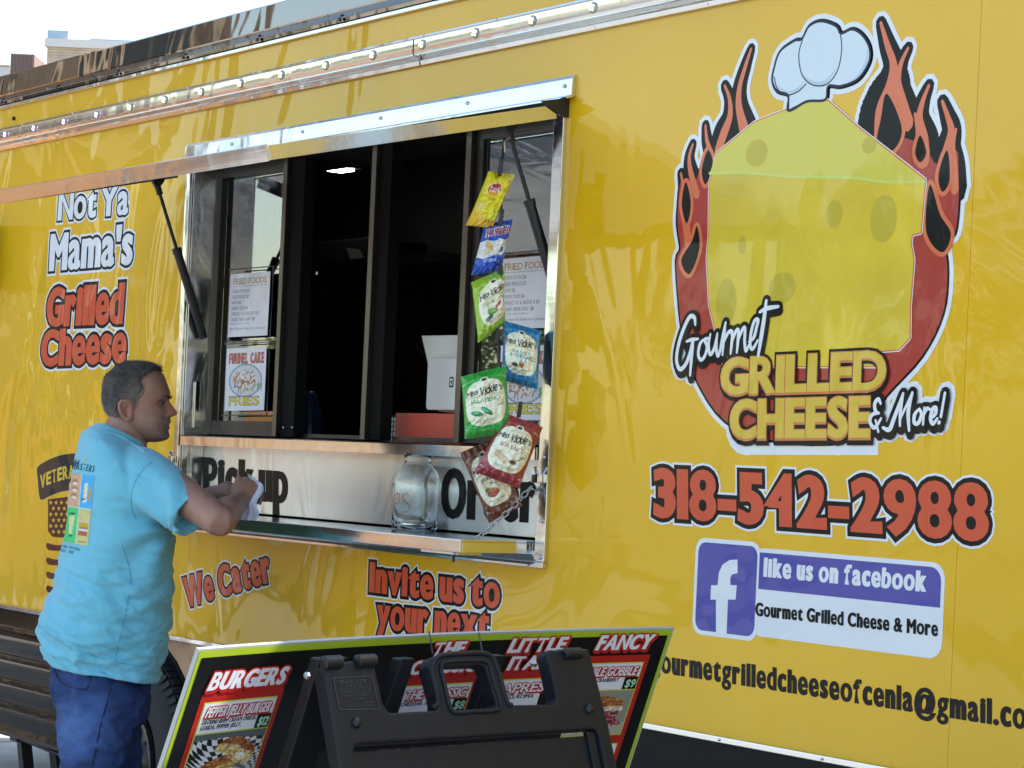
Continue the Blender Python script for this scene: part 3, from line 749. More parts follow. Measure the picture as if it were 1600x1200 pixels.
sk([(170, 130), (165, 92), (140, 88), (108, 150), (80, 235), (68, 320), (85, 372), (115, 350), (140, 290), (155, 215)], 7); sk([(122, 222), (150, 212), (185, 208)], 6); sk([(160, 212), (150, 300), (142, 405)], 7)
sk([(215, 212), (196, 235), (186, 290), (200, 322), (222, 300), (234, 250), (222, 212), (250, 205)], 6)
sk([(252, 182), (242, 240), (250, 292), (272, 262), (290, 178)], 6); sk([(290, 178), (284, 250), (292, 300), (305, 270), (322, 180), (335, 118)], 6)
sk([(335, 118), (326, 200), (318, 295)], 6); sk([(322, 235), (345, 180), (365, 165), (368, 190)], 6)
sk([(372, 165), (368, 230), (362, 288)], 6); sk([(366, 235), (388, 172), (404, 160), (402, 220), (396, 282)], 6); sk([(400, 225), (425, 160), (440, 150), (438, 220), (445, 272), (462, 240)], 6)
sk([(462, 225), (488, 200), (502, 150), (512, 105), (492, 110), (474, 170), (468, 240), (482, 262), (510, 215)], 6)
sk([(556, 0), (545, 90), (528, 200), (512, 300)], 8); sk([(520, 62), (560, 42), (622, 32)], 7)
sk([(1178, 560), (1165, 535), (1145, 560), (1150, 600), (1168, 612)], 6); sk([(1168, 610), (1130, 620), (1120, 660), (1145, 690), (1180, 640)], 6); sk([(1150, 650), (1165, 712)], 6)
sk([(1190, 690), (1225, 700), (1250, 640), (1300, 505)], 7); sk([(1300, 505), (1285, 600), (1282, 680)], 6); sk([(1285, 640), (1350, 500)], 6); sk([(1350, 500), (1328, 600), (1332, 705)], 7)
sk([(1385, 590), (1362, 620), (1360, 662), (1382, 665), (1400, 620), (1388, 588)], 6); sk([(1415, 582), (1408, 672)], 6); sk([(1410, 625), (1428, 588), (1445, 590)], 6)
sk([(1450, 640), (1475, 615), (1478, 582), (1460, 590), (1448, 640), (1462, 668), (1486, 640)], 6); sk([(1527, 502), (1505, 630)], 7); sk([(1496, 660), (1494, 664)], 8)
gP, gS, gh = ptext('GRILLED', (1127, 617), (1386, 609), (1129, 560), .095, .02)
hP, hS, hh = ptext('CHEESE', (1142, 685.5), (1362, 684), (1143, 625), .095, .02)
goldfat = fat(gP, gS, .11 * gh, .07 * gh) + fat(hP, hS, .11 * hh, .07 * hh)
goldout = fat(gP, gS, .17 * gh, .14 * gh) + fat(hP, hS, .17 * hh, .14 * hh)
def shift(polys, dx, dz): return [[(a + dx, b + dz) for a, b in p] for p in polys]
def grow(poly, r): return fat([poly], outline_of(poly), r)
w_o = .017; b_o = .006
white = tgrow(w_o) + grow(body, w_o) + grow(hat[0], w_o) + shift(goldout, .004, -.010) + fat(gP, gS, .17 * gh + .012) + shift(fat(hP, hS, .17 * hh + .012), .002, -.014)
black = tgrow(b_o) + grow(body, b_o) + grow(hat[0], b_o)
flat('emblem', wallfn(0), [(white + sgrow(.022), m_wht), (black, m_blk), ([body], m_deep), (core, m_org)], TR, 'flame emblem with cheese wedge and chef hat', dl=.0002)
# black inner teardrops of the flames
drops = []; rims = []
for pts in ([(85, 690), (105, 780), (88, 860), (68, 780)], [(130, 870), (140, 960), (100, 1065), (66, 1010), (110, 930)], [(905, 330), (965, 470), (930, 560), (865, 540), (880, 430)],
            [(1040, 500), (1065, 570), (1040, 610), (1020, 570)], [(1150, 560), (1160, 680), (1130, 730), (1115, 660)], [(1080, 700), (1120, 820), (1165, 900), (1135, 975), (1085, 940), (1062, 860)], [(175, 560), (195, 620), (165, 700), (150, 640)]):
    pl = smooth_poly(Es(pts), 6); rims += grow(pl, .010); drops.append(pl)
flat('flame_print', wallfn(0), [(rims, m_org), (drops, m_blk)], TR, 'black teardrops inside the orange flames', lift0=.0016, dl=.0002)
holes = [ell(*E(x, y), rx * u, ry * u) for x, y, rx, ry in ((375, 572, 40, 34), (892, 840, 42, 56), (315, 945, 14, 24), (834, 540, 24, 20), (250, 1180, 38, 60), (480, 1120, 46, 38), (690, 820, 26, 34))]
edge = stroke(Es([(184, 655), (330, 652), (520, 668), (760, 672), (900, 690), (1060, 690)]), [4 * u] * 6)
hatl = []
for c_, r_ in (((512, 225), (70, 112)), ((636, 170), (86, 130)), ((775, 140), (60, 66))):
    pl = ell(*E(*c_), r_[0] * u, r_[1] * u, 36); hatl.append((pl, r_))
hl_out = []
for (pl, _) in hatl: hl_out += fat([], outline_of(pl), .0016)
hatfill = [[hatl[2][0]], [hatl[0][0]], [hatl[1][0]]]
L = [(grow(cheese, .005), m_wht), (fat([], outline_of(cheese), .003), m_org), ([cheese], m_chs), ([Es([(184, 655), (330, 652), (520, 668), (760, 672), (900, 690), (1060, 690), (985, 622), (800, 478), (660, 356), (585, 362), (500, 395), (365, 448), (210, 575)])], m_chs4), (holes, m_chs2), (edge, m_chs3)]
flat('cheese_print', wallfn(0), L, TR, 'yellow cheese wedge print with holes', lift0=.0022, dl=.0002)
band = Es([(505, 398), (505, 330), (560, 300), (640, 290), (668, 290), (655, 355), (580, 362)])
hat_in = [(a, b) for a, b in outline_of(smooth_poly(Es([(445, 235), (452, 300), (500, 338), (545, 320), (575, 290)]), 5))[1:]]
hl1 = stroke(Es([(447, 262), (462, 312), (500, 336), (545, 322), (578, 290)]), .0014, 6) + stroke(Es([(563, 112), (548, 170), (560, 250), (602, 294), (662, 292), (706, 235), (723, 150), (718, 88)]), .0014, 6) + stroke(Es([(508, 338), (507, 398)]), .0014) + stroke(Es([(505, 399), (580, 364), (656, 357)]), .0016)
flat('hat_print', wallfn(0), [([hat[0]], m_hat), (stroke(Es([(462, 300), (500, 328), (545, 312), (566, 288)]), [.001, .004, .004, .001], 6) + stroke(Es([(572, 262), (606, 286), (655, 284), (694, 236)]), [.001, .004, .004, .001], 6) + stroke(Es([(740, 292), (790, 262), (826, 200), (828, 150)]), [.001, .005, .006, .001], 6), m_hat2), (hl1 + fat([], outline_of(hat[0]), .0028), m_line)], TR, 'white chef hat print', lift0=.0036, dl=.0002)
black2 = fat(gP, gS, .17 * gh, .14 * gh) + fat(hP, hS, .17 * hh, .14 * hh) + shift(goldout, .002, -.008) + sgrow(.010) + shift(sgrow(.008), .003, -.009)
flat('lettering', wallfn(0), [(black2, m_blk), (shift(goldfat, .0005, -.0035) + goldfat, m_gold2), (fat(gP, gS, .085 * gh, .045 * gh) + fat(hP, hS, .085 * hh, .045 * hh), m_gold), (script, m_wht)], TR, 'gold and white emblem lettering', lift0=.0044, dl=.0002)

# ------------------------------------------------------------------ small printed pictures: coloured grids
class Cv:
    """a print: colours on a grid, (x, y) run 0..1, y down"""
    def __init__(s, w, h, bg): s.w, s.h = w, h; s.a = np.zeros((h, w, 3)); s.a[:] = bg; s.X, s.Y = np.meshgrid((np.arange(w) + .0) / (w - 1), (np.arange(h) + .0) / (h - 1)); s.asp = 1.
    def mask(s, pts):
        xs = [p[0] for p in pts]; ys = [p[1] for p in pts]
        i0 = max(0, int(min(xs) * (s.w - 1))); i1 = min(s.w, int(max(xs) * (s.w - 1)) + 2); j0 = max(0, int(min(ys) * (s.h - 1))); j1 = min(s.h, int(max(ys) * (s.h - 1)) + 2)
        if i1 <= i0 or j1 <= j0: return None
        X = s.X[j0:j1, i0:i1]; Y = s.Y[j0:j1, i0:i1]; c = np.zeros(X.shape, bool)
        for k in range(len(pts)):
            xa, ya = pts[k - 1]; xb, yb = pts[k]
            if ya == yb: continue
            c ^= ((ya > Y) != (yb > Y)) & (X < (xb - xa) * (Y - ya) / (yb - ya) + xa)
        return (slice(j0, j1), slice(i0, i1)), c
    def poly(s, pts, col, nz=0., mix=1.):
        m = s.mask(pts)
        if m is None: return
        sl, c = m; v = np.array(col, float)
        n = c.sum(); cc = np.tile(v, (n, 1))
        if nz: cc = cc * (1 + rng.normal(0, nz, (n, 1)))
        s.a[sl][c] = s.a[sl][c] * (1 - mix) + cc * mix
    def rect(s, x0, y0, x1, y1, col, **k): s.poly([(x0, y0), (x1, y0), (x1, y1), (x0, y1)], col, **k)
    def ell(s, x, y, rx, ry, col, rot=0, **k): s.poly(ell(x, y, rx, ry, 24, rot), col, **k)
    def line(s, pts, r, col, k=3):
        for i in range(len(pts) - 1):
            s.poly(capsule(pts[i], pts[i + 1], r, r, 2), col)
    def text(s, t, x, y, w, h, col, bold=.04, gap=.06, shear=0., rise=0., space=.5, arch=0.):
        """baseline-left at (x, y); w, h in print units"""
        P, SG = layout(t, w / h, 1., bold, gap, space, shear)
        f = lambda q: (x + q[0] * h, y - q[1] * h - rise * q[0] * h - arch * math.sin(math.pi * min(1, max(0, q[0] * h / w))))
        for p in fat(P, SG, bold, bold * .6) if bold else P: s.poly([f(q) for q in p], col)
m_print = bpy.data.materials.new('printed_film'); m_print.use_nodes = True
def attr_mat(name, rough, coat=0., bump=0., bs=30, bd=.003, wave=0):
    m = M(name, (.5, .5, .5), rough=rough, coat=coat, bump=bump, bs=bs, bd=bd, coatr=.08)
    a = m.node_tree.nodes.new('ShaderNodeAttribute'); a.attribute_name = 'ink'
    m.node_tree.links.new(a.outputs['Color'], m.node_tree.nodes['Principled BSDF'].inputs['Base Color']); return m
bpy.data.materials.remove(m_print)
m_film = attr_mat('printed_chip_film', .28, .7, .5, 28, .006)
m_paper = attr_mat('printed_paper', .45, .55, .5, 16, .006)
m_ink = attr_mat('printed_board', .45, .15)
m_shirtink = attr_mat('shirt_print', .9)
def cvmesh(name, cv, fn, mat, parent=None, back=None, smooth=True):
    """fn(x, y) -> point; back(x, y) -> point of a closing back sheet"""
    h, w = cv.h, cv.w
    V = [tuple(fn(i / (w - 1), j / (h - 1))) for j in range(h) for i in range(w)]
    Fc = [(j * w + i, (j + 1) * w + i, (j + 1) * w + i + 1, j * w + i + 1) for j in range(h - 1) for i in range(w - 1)]
    colr = cv.a.reshape(-1, 3)
    if back:
        b = len(V); n = 12
        V += [tuple(back(i / n, j / n)) for j in range(n + 1) for i in range(n + 1)]
        Fc += [(b + j * (n + 1) + i, b + j * (n + 1) + i + 1, b + (j + 1) * (n + 1) + i + 1, b + (j + 1) * (n + 1) + i) for j in range(n) for i in range(n)]
        colr = np.vstack([colr, np.tile(cv.a[0, 0], ((n + 1) ** 2, 1))])
    me = bpy.data.meshes.new(name); me.from_pydata(V, [], Fc)
    at = me.color_attributes.new('ink', 'FLOAT_COLOR', 'POINT')
    at.data.foreach_set('color', np.hstack([np.clip(colr, 0, 1), np.ones((len(colr), 1))]).astype(np.float32).ravel())
    return link(name, me, parent, [mat], smooth)

# ---- papers in clear sleeves on the window
WH = np.array(S('#dfe0f2'))
def fried_cv():
    c = Cv(190, 150, WH)
    c.text('FRIED FOODS', .08, .17, .84, .10, S('#a8895f'), .05); c.rect(.07, .195, .93, .205, S('#8a6a4a'))
    for i, (t, w, pr) in enumerate((('-CHEESE STICKS', .36, '$6'), ('-FRIED PICKLES', .36, '$7'), ('-FRIES', .16, '$5'), ('-CHEESE CURDS', .34, '$6'), ('-PEPPERJACK MAC & CHEESE BITES', .62, '$9'), ('-CHICKEN TENDER BASKET', .52, '$11'))):
        y = .30 + i * .09; c.text(t, .06, y, w, .05, S('#5b4b46'), .02, .12); c.text(pr, .08 + w, y, .06, .052, S('#3f7d55'), .03)
    c.text('choice of sauce for basket & extra sauce', .06, .80, .5, .025, S('#8a5f60'), .0); c.text('Choice of house ranch, chipotle sauce or parmesan sauce', .04, .89, .9, .035, S('#7d3a38'), .0)
    return c
def fries_cv():
    c = Cv(190, 150, WH)
    c.text('FUNNEL CAKE', .07, .25, .88, .17, S('#3a1a16'), .09, .0, rise=0.); c.text('FUNNEL CAKE', .075, .245, .87, .16, S('#b5443f'), .05, .03)
    c.ell(.50, .52, .42, .27, S('#7a8fae')); c.ell(.5, .52, .39, .245, S('#c9ccdc'))
    for k in range(90):
        a = rng.uniform(0, 6.28); r = rng.uniform(0, .8); x = .5 + .36 * r * math.cos(a); y = .53 + .21 * r * math.sin(a); t = rng.uniform(0, 3.14); L_ = .05
        col = [S('#8c5638'), S('#b98a58'), S('#e8e2dc'), S('#6d4433'), S('#dcd6d8')][k % 5]
        c.line([(x - L_ * math.cos(t), y - L_ * math.sin(t)), (x + L_ * math.cos(t), y + L_ * math.sin(t))], .011, col)
    c.text('$9', .80, .68, .12, .12, S('#3f9a62'), .08)
    c.text('FRIES', .09, .92, .78, .15, S('#2a2410'), .11, .0); c.text('FRIES', .10, .915, .76, .135, S('#c9bd45'), .06, .05)
    return c
m_sleeve = M('clear_sleeve', (.95, .95, .97), rough=.04, trans=1, ior=1.35, bump=.9, bs=22, bd=.01)
m_sledge = M('sleeve_edge', (.10, .10, .11), rough=.3)
def poster(cv, tl, tr, br, bl, label, y=.085):
    P = [onY(*p, y) for p in (tl, tr, br, bl)]; c = sum(P, Vector()) / 4
    e = empty('menu_poster', c, label, 'poster', 'menu papers on the window glass')
    def q(u, v, d=0): 
        a = P[0].lerp(P[1], u); b = P[3].lerp(P[2], u); p = a.lerp(b, v); p.y = y - d; return p
    cvmesh('paper', cv, lambda u, v: q(u, v, .001 + .0006 * math.sin(9 * u + 5 * v)), m_paper, e, back=lambda u, v: q(u, v, 0))
    mb = MB(); mb.tube([q(-.045, -.075, .003), q(1.085, -.075, .003), q(1.085, 1.075, .003), q(-.045, 1.075, .003)], .0022, 6); mb.build('sleeve_edge', m_sledge, e)
fc, rc = fried_cv(), fries_cv()
poster(fc, (361, 429), (423, 424), (418, 524), (356, 527), 'fried foods price paper high on the left window pane')
poster(rc, (355, 545), (417, 542), (413, 641), (351, 642), 'fries picture paper low on the left window pane')
poster(fc, (783, 405), (866, 398), (862, 512), (779, 514), 'fried foods price paper behind the chip bags, upper one on the right pane')
poster(rc, (781, 540), (860, 539), (857, 657), (777, 656), 'fries picture paper behind the chip bags, low on the right pane')

# ------------------------------------------------------------------ kitchen things seen through the window
def thing(name, mats_meshes, loc, label, cat, group=None):
    e = empty(name, loc, label, cat, group)
    for nm, mb, m, kw in mats_meshes: mb.build(nm, m, e, **kw)
    return e
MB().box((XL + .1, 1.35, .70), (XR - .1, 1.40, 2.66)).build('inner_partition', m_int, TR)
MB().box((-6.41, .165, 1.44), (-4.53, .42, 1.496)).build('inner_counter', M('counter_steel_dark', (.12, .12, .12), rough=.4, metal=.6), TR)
p = onY(536, 268, .9)
lamp = MB().box((p.x - .07, .84, p.z + .008), (p.x + .07, .94, p.z + .04)).build('ceiling_lamp', m_int, TR)
MB().box((p.x - .045, .86, p.z), (p.x + .045, .92, p.z + .007)).build('lamp_lens', M('lamp_glow', (1, 1, 1), emit=(1, .97, .9), es=9), lamp)
# tablet till
yT = .26
P4 = [onY(658, 524, yT), onY(735, 523, yT), onY(738, 648, yT), onY(684, 643, yT)]
m_tab = M('white_tablet_plastic', (.78, .78, .82), rough=.3, coat=.4)
tb = empty('tablet_till', (P4[0] + P4[2]) / 2 + Vector((0, 0, -.1)), 'white tablet till facing inwards on the counter beside the red box', 'till')
mb = MB(); mb.prism([(p.x, p.z) for p in P4], lambda q: (q[0], yT, q[1]), lambda q: (q[0], yT + .014, q[1])); mb.build('tablet_back', m_tab, tb, bevel=.004)
a_, b_ = onY(684, 561, yT), onY(742, 642, yT)
sb_ = MB(); sb_.prism(rrect(a_.x, b_.z, b_.x, a_.z, .012), lambda q: (q[0], yT - .035, q[1]), lambda q: (q[0], yT - .002, q[1])); sb_.build('till_stand', m_tab, tb, bevel=.003)
lc = onY(705, 597, yT - .036); flat('square_logo', lambda a, b, l: Vector((a, yT - .035 - l, b)), [([rrect(lc.x - .0105, lc.z - .015, lc.x + .0105, lc.z + .015, .004)], m_blk), ([rrect(lc.x - .0065, lc.z - .0105, lc.x + .0065, lc.z + .0105, .002)], M('plain_white_ink', (.8, .8, .82))), ([rrect(lc.x - .003, lc.z - .0045, lc.x + .003, lc.z + .0045, .001)], m_blk)], tb)
MB().box((a_.x + .01, yT - .05, 1.4985), (b_.x, yT + .09, 1.510)).build('stand_foot', m_tab, tb, bevel=.003)
a_, b_ = onY(618, 645, .20), onY(722, 683, .20)
tag(MB().box((a_.x, .20, 1.4975), (b_.x, .33, a_.z)).build('red_box', M('red_card', (.68, .10, .06), rough=.55, var=.06), bevel=.003), 'plain red box on the counter beneath the white tablet', 'box')
# wire basket
a_, b_ = onY(599, 650, .21), onY(619, 683, .21)
wb = MB()
for i in range(6):
    z = 1.5 + (a_.z - 1.5) * i / 5; wb.tube([(a_.x, .21, z), (b_.x, .21, z), (b_.x, .30, z), (a_.x, .30, z), (a_.x, .21, z)], .0016, 5)
for i in range(5):
    x = a_.x + (b_.x - a_.x) * i / 4
    for y in (.21, .30): wb.tube([(x, y, 1.4995), (x, y, a_.z)], .0016, 5)
e = empty('wire_basket', (a_.x, .25, 1.4995), 'small black wire basket of white papers left of the red box', 'basket')
wb.build('wire_frame', m_blackp, e)
MB().box((a_.x + .006, .225, 1.503), (b_.x - .006, .29, a_.z - .004)).build('paper_stack', M('white_paper', (.72, .72, .74), rough=.8), e)
# printer with paper, shelf, blue bottle
a_, b_ = onY(503, 378, 1.0), onY(580, 410, 1.0)
e = empty('receipt_printer', (a_.x, 1.1, b_.z), 'black printer with a hanging receipt on the shelf inside the trailer', 'printer')
MB().box((a_.x, .98, b_.z), (b_.x, 1.25, a_.z)).build('printer_body', m_blackp, e, bevel=.01)
q1, q2, q3, q4 = [onY(*p, .9) for p in ((541, 387), (563, 390), (575, 419), (551, 416))]
MB().add([q1, q2, q3, q4], [(0, 1, 2, 3)]).build('receipt', M('receipt_paper', (.55, .55, .52), rough=.8), e)
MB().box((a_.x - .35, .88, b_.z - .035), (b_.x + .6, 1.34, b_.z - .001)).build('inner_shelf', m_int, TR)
c_ = onY(485, 640, .8)
e = empty('water_bottle', (c_.x, .8, 1.30), 'dark blue rounded bottle standing inside behind the middle window', 'bottle')
MB().lathe((c_.x, .8, 0), [(.0, 1.30), (.055, 1.30), (.06, 1.32), (.06, 1.50), (.052, 1.58), (.025, 1.66), (.02, 1.68), (0, 1.682)], 24).build('bottle_body', M('blue_plastic', (.03, .10, .25), rough=.25, coat=.5), e, smooth=True)
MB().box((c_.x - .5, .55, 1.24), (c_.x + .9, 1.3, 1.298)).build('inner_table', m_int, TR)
a_ = onY(655, 560, 1.3); MB().box((a_.x, 1.325, a_.z - .06), (a_.x + .16, 1.349, a_.z + .10)).build('outlet_box', M('dark_grey_box', (.05, .05, .05)), TR, bevel=.004)
MB().tube([onY(*q, .7) for q in smooth_poly([(600, 478), (612, 496), (630, 515), (650, 540), (668, 560)], 4, False)], .004, 6).build('hanging_cable', m_blackp, TR)

# ------------------------------------------------------------------ tips jar
jp = onZ(648, 828, 1.2565)
jar = empty('tips_jar', jp, 'empty clear glass jar with handwritten red letters on the serving shelf', 'jar')
def sq(r, t, k=.22):
    c, s_ = math.cos(t), math.sin(t); m_ = (abs(c) ** 5 + abs(s_) ** 5) ** .2; return r * ((1 - k) + k / m_)
def jarmesh(prof, n=48, squ=.8):
    mb = MB(); b = 0
    for r, h, k in prof:
        for i in range(n):
            t = 2 * math.pi * i / n; R_ = sq(r, t, k); mb.v.append((jp.x + R_ * math.cos(t + .35), jp.y + R_ * math.sin(t + .35), jp.z + h))
    for i in range(len(prof) - 1):
        for k in range(n): q = i * n; mb.f.append((q + k, q + (k + 1) % n, q + n + (k + 1) % n, q + n + k)); mb.m.append(0)
    return mb
outer = [(0, .001, 0), (.050, .001, .5), (.056, .005, .6), (.057, .018, .7), (.0555, .026, .8), (.0555, .118, .8), (.058, .125, .8), (.058, .140, .75), (.052, .160, .4), (.041, .178, .1), (.036, .184, 0), (.0375, .188, 0), (.0385, .196, 0), (.0375, .201, 0), (.0385, .206, 0), (.037, .210, 0)]
inner = [(.034, .210, 0), (.0335, .186, 0), (.038, .177, .1), (.049, .158, .4), (.054, .138, .75), (.0520, .118, .8), (.0520, .028, .8), (.047, .012, .6), (0, .010, 0)]
jarmesh(outer + inner).build('jar_glass', M('jar_glass', (.93, .97, .97), rough=.015, trans=1, ior=1.47, bump=.25, bs=18, bd=.004), jar, smooth=True)
mb = MB()
for s_ in ([(614, 772), (612, 800)], [(613, 773), (619, 771), (622, 777), (620, 785), (614, 787)], [(637, 776), (633, 771), (627, 774), (627, 781), (634, 787), (637, 793), (634, 799), (627, 799)]):
    qs = []
    for (a, b) in smooth_poly([(x + 3, y) for x, y in s_], 4, False):
        r = ray(a, b); best = CAMP + r * ((jp - CAMP).dot(VV) - .048); qs.append(best)
    mb.tube(qs, .0009, 5)
mb.build('red_writing', M('red_marker', (.6, .05, .04), rough=.4), jar)

# ------------------------------------------------------------------ chip bags on a clip strip
def miss(bg, acc, flavour, fcol, art, wname=.8, cream=S('#e9e4c6')):
    c = Cv(110, 150, acc)
    pts = [(.5 + .44 * np.sign(math.cos(t)) * abs(math.cos(t)) ** .55, .49 + .345 * np.sign(math.sin(t)) * abs(math.sin(t)) ** .75) for t in [2 * math.pi * k / 48 for k in range(48)]]
    c.poly(pts, cream); c.ell(.5, .145, .1, .05, cream); c.ell(.5, .135, .06, .022, S('#2c2c2c'))
    for k in range(26):
        t = math.pi * (k + .5) / 26; x = .5 - .46 * math.cos(t); y = .16 - .06 * math.sin(t); c.ell(x, y, .008, .006, np.array(acc) * .5 + .4)
        x = .5 - .45 * math.cos(t); y = .86 + .045 * math.sin(t); c.ell(x, y, .008, .006, np.array(acc) * .5 + .4)
    blk = S('#15171a')
    c.text('Miss', .08, .375, .27, .085, blk, .045, .0, .18, .12); c.text('Vickie', .38, .385, .40, .13, blk, .05, .0, .15, .10); c.text("'s", .80, .335, .10, .08, blk, .04, .0, .2)
    for i, (t, w, h, col) in enumerate(flavour): c.text(t, .5 - w / 2, .48 + i * .075, w, h, col, .03, .10)
    for k in range(3): c.rect(.76, .49 + k * .03, .90, .498 + k * .03, S('#50504a'))
    art(c); c.text('made with', .28, .775, .40, .03, S('#6a5f50'), .0); c.text('SEA SALT', .30, .81, .36, .025, S('#8a7f70'), .0)
    return c
def art_jal(c):
    for (x, y, rot) in ((.30, .64, .2), (.52, .62, .5)): c.ell(x, y, .14, .04, S('#1d7a4a'), rot); c.ell(x - .03, y - .012, .08, .016, S('#58b27c'), rot)
def art_pick(c):
    c.ell(.38, .62, .15, .055, S('#55833a'), .1); c.ell(.28, .70, .13, .045, S('#33665a'), -.1); c.ell(.38, .61, .10, .03, S('#8db35a'), .1); c.ell(.60, .55, .12, .028, S('#a2302a'), -.4)
def art_vin(c): c.ell(.52, .66, .075, .065, S('#b06a44')); c.ell(.52, .60, .035, .05, S('#9ab0b6')); c.ell(.62, .60, .03, .03, S('#9ab0b6')); c.ell(.34, .69, .09, .035, S('#4a3a34'))
def art_pot(c):
    for k in range(7): c.ell(.26 + k * .045, .61 + k * .012, .05, .05, S('#a9825c')); c.ell(.265 + k * .045, .612 + k * .012, .043, .042, S('#e4cbb0'))
    c.ell(.66, .66, .08, .035, S('#5a3a34')); c.line([(.70, .64), (.82, .57)], .008, S('#5a3a34'))
def art_bbq(c): c.ell(.42, .66, .17, .06, S('#8c4a2a')); c.ell(.45, .64, .12, .03, S('#c0643a')); c.ell(.30, .60, .08, .03, S('#6d7a4a'))
def lays():
    c = Cv(110, 150, S('#e6d21c'))
    c.poly([(0, .9), (0, .7), (.3, .78), (.6, .74), (1, .82), (1, 1), (0, 1)], S('#e8b52a')); c.ell(.16, .64, .14, .10, S('#dfca62'), .3); c.poly([(.5, .0), (1, 0), (1, .16), (.78, .15), (.55, .1)], S('#cdbf3e')); c.poly([(.3, .52), (.55, .72), (.9, .62), (1, .7), (.9, .86), (.4, .84)], S('#f0de30'))
    c.ell(.38, .305, .255, .125, S('#f2e9d8')); c.ell(.38, .30, .24, .11, S('#a81f22')); c.ell(.38, .385, .20, .045, S('#e8a522')); c.text("Lay's", .20, .345, .38, .10, (.9, .9, .9), .07, .02, .1, -.02)
    c.text('Classic', .24, .50, .30, .05, S('#7a6a10'), .02); c.line([(.66, .33), (.74, .30), (.86, .31)], .006, S('#5a5a3a')); c.text('party size', .68, .45, .2, .03, S('#5a5410'), .0); c.text('1 OZ (28.3g)', .45, .90, .4, .03, S('#4a4410'), .0)
    return c
def ruf():
    c = Cv(110, 150, S('#1d4bb4')); c.poly([(0, .36), (.2, .33), (.4, .37), (.6, .33), (.8, .37), (1, .34), (1, .60), (.8, .66), (.5, .66), (.2, .70), (0, .66)], S('#cfd6e2'))
    c.ell(.30, .46, .17, .07, S('#c6b27c'), .5); c.ell(.26, .55, .13, .05, S('#d6c492'), -.3); c.ell(.70, .44, .15, .06, S('#e8ebf4'))
    c.text('RUFFLES', .08, .27, .84, .155, (.9, .9, .9), .11, .0, .1, .02); c.text('RUFFLES', .10, .262, .80, .13, S('#a8242c'), .05, .05, .1, .02); c.text('original', .2, .76, .45, .07, S('#b7c3e6'), .02); c.rect(.68, .50, .84, .60, S('#5a6480')); c.text('potato chips', .3, .10, .5, .03, S('#9ab0e8'), .0)
    return c
def bag(cv, tl, tr, br, bl, d, label, cat='chip bag', puff=.034, dd=(0, 0, 0, 0), twist=0.):
    P = [D(*p, d + q) for p, q in zip((tl, tr, br, bl), dd)]; c = sum(P, Vector()) / 4
    nrm = (P[1] - P[0]).cross(P[3] - P[0]).normalized()
    if nrm.dot(CAMP - c) < 0: nrm = -nrm
    e = empty('chip_bag', c, label, cat, 'chip bags clipped in a hanging strip')
    sd_ = random.random() * 50
    def body(u, v, s_):
        t = max(0, 1 - abs(2 * v - 1) ** 5.0) * max(0, 1 - abs(2 * u - 1) ** 2.6) ** .7
        edge = max(0, abs(2 * v - 1) - .88) / .12
        pin = 1 - .10 * math.sin(math.pi * v) * 0 - .035 * (1 - abs(2 * v - 1) ** 2)
        uu = .5 + (u - .5) * (pin if True else 1)
        a = P[0].lerp(P[1], uu); b = P[3].lerp(P[2], uu); p = a.lerp(b, v)
        n1 = mnoise.noise(Vector((u * 3 + sd_, v * 3.4, s_))) ; n2 = mnoise.noise(Vector((u * 9 + sd_, v * 4, 3 + s_)))
        cr_ = .004 * math.sin(34 * u + 4 * n1) * (math.exp(-((v - .07) / .07) ** 2) + math.exp(-((v - .93) / .07) ** 2))
        return p + nrm * s_ * (puff * t * (1 + .35 * n1) + .007 * n2 * t + .004 * (1 - abs(mnoise.noise(Vector((u * 6 + sd_, v * 11, 9 + s_)))) * 3) * t + .0008) + nrm * (cr_ + .012 * twist * (u - .5) * (v - .5) * 4)
    cv.a = np.clip(cv.a * 1.25 + .01, 0, .9)
    cvmesh('bag_film', cv, lambda u, v: body(u, v, 1), m_film, e, back=lambda u, v: body(u, v, -1))
    # crimped end seals
    for v0, v1 in ((-.012, .028), (.972, 1.012)):
        mb = MB(); n = 30
        for k in range(n + 1):
            u_ = k / n; p0 = body(u_, min(1, max(0, v0)), 0); p1 = body(u_, min(1, max(0, v1)), 0); dv_ = (p1 - p0)
            o_ = nrm * (.0015 * (1 if k % 2 else -1) + .001)
            mb.v += [tuple(p0 + o_ - dv_ * .1), tuple(p1 + o_)]
        for k in range(n): mb.f.append((2 * k, 2 * k + 1, 2 * k + 3, 2 * k + 2)); mb.m.append(0)
        cc = cv.a[2 if v0 < .5 else -3, cv.w // 2]; mb.build('bag_seal', M('seal_%d' % int(sum(cc) * 1e4), tuple(cc), rough=.3, coat=.6), e, smooth=True, fix=False)
    return e
DB = 5.64
bag(miss(0, S('#6b3a22'), [('SMOKEHOUSE', .6, .045, S('#5a2c1c')), ('BBQ', .2, .04, S('#5a2c1c'))], 0, art_bbq), (719, 708), (776, 682), (816, 790), (764, 818), DB + .05, 'brown chip bag half hidden at the bottom of the strip', puff=.018, twist=1.2)
bag(miss(0, S('#8e2530'), [('SEA SALT', .58, .062, S('#8e2530'))], 0, art_pot), (789, 645), (848, 668), (812, 764), (741, 737), DB - .03, 'dark red chip bag below the green one, in front of the brown one')
bag(miss(0, S('#1479ae'), [('SEA SALT', .5, .05, S('#1c7a94')), ('& VINEGAR', .62, .06, S('#1c7a94'))], 0, art_vin), (785, 501), (847, 517), (840, 609), (785, 594), DB + .03, 'blue and cream chip bag tilted right above the bright green bag', twist=1)
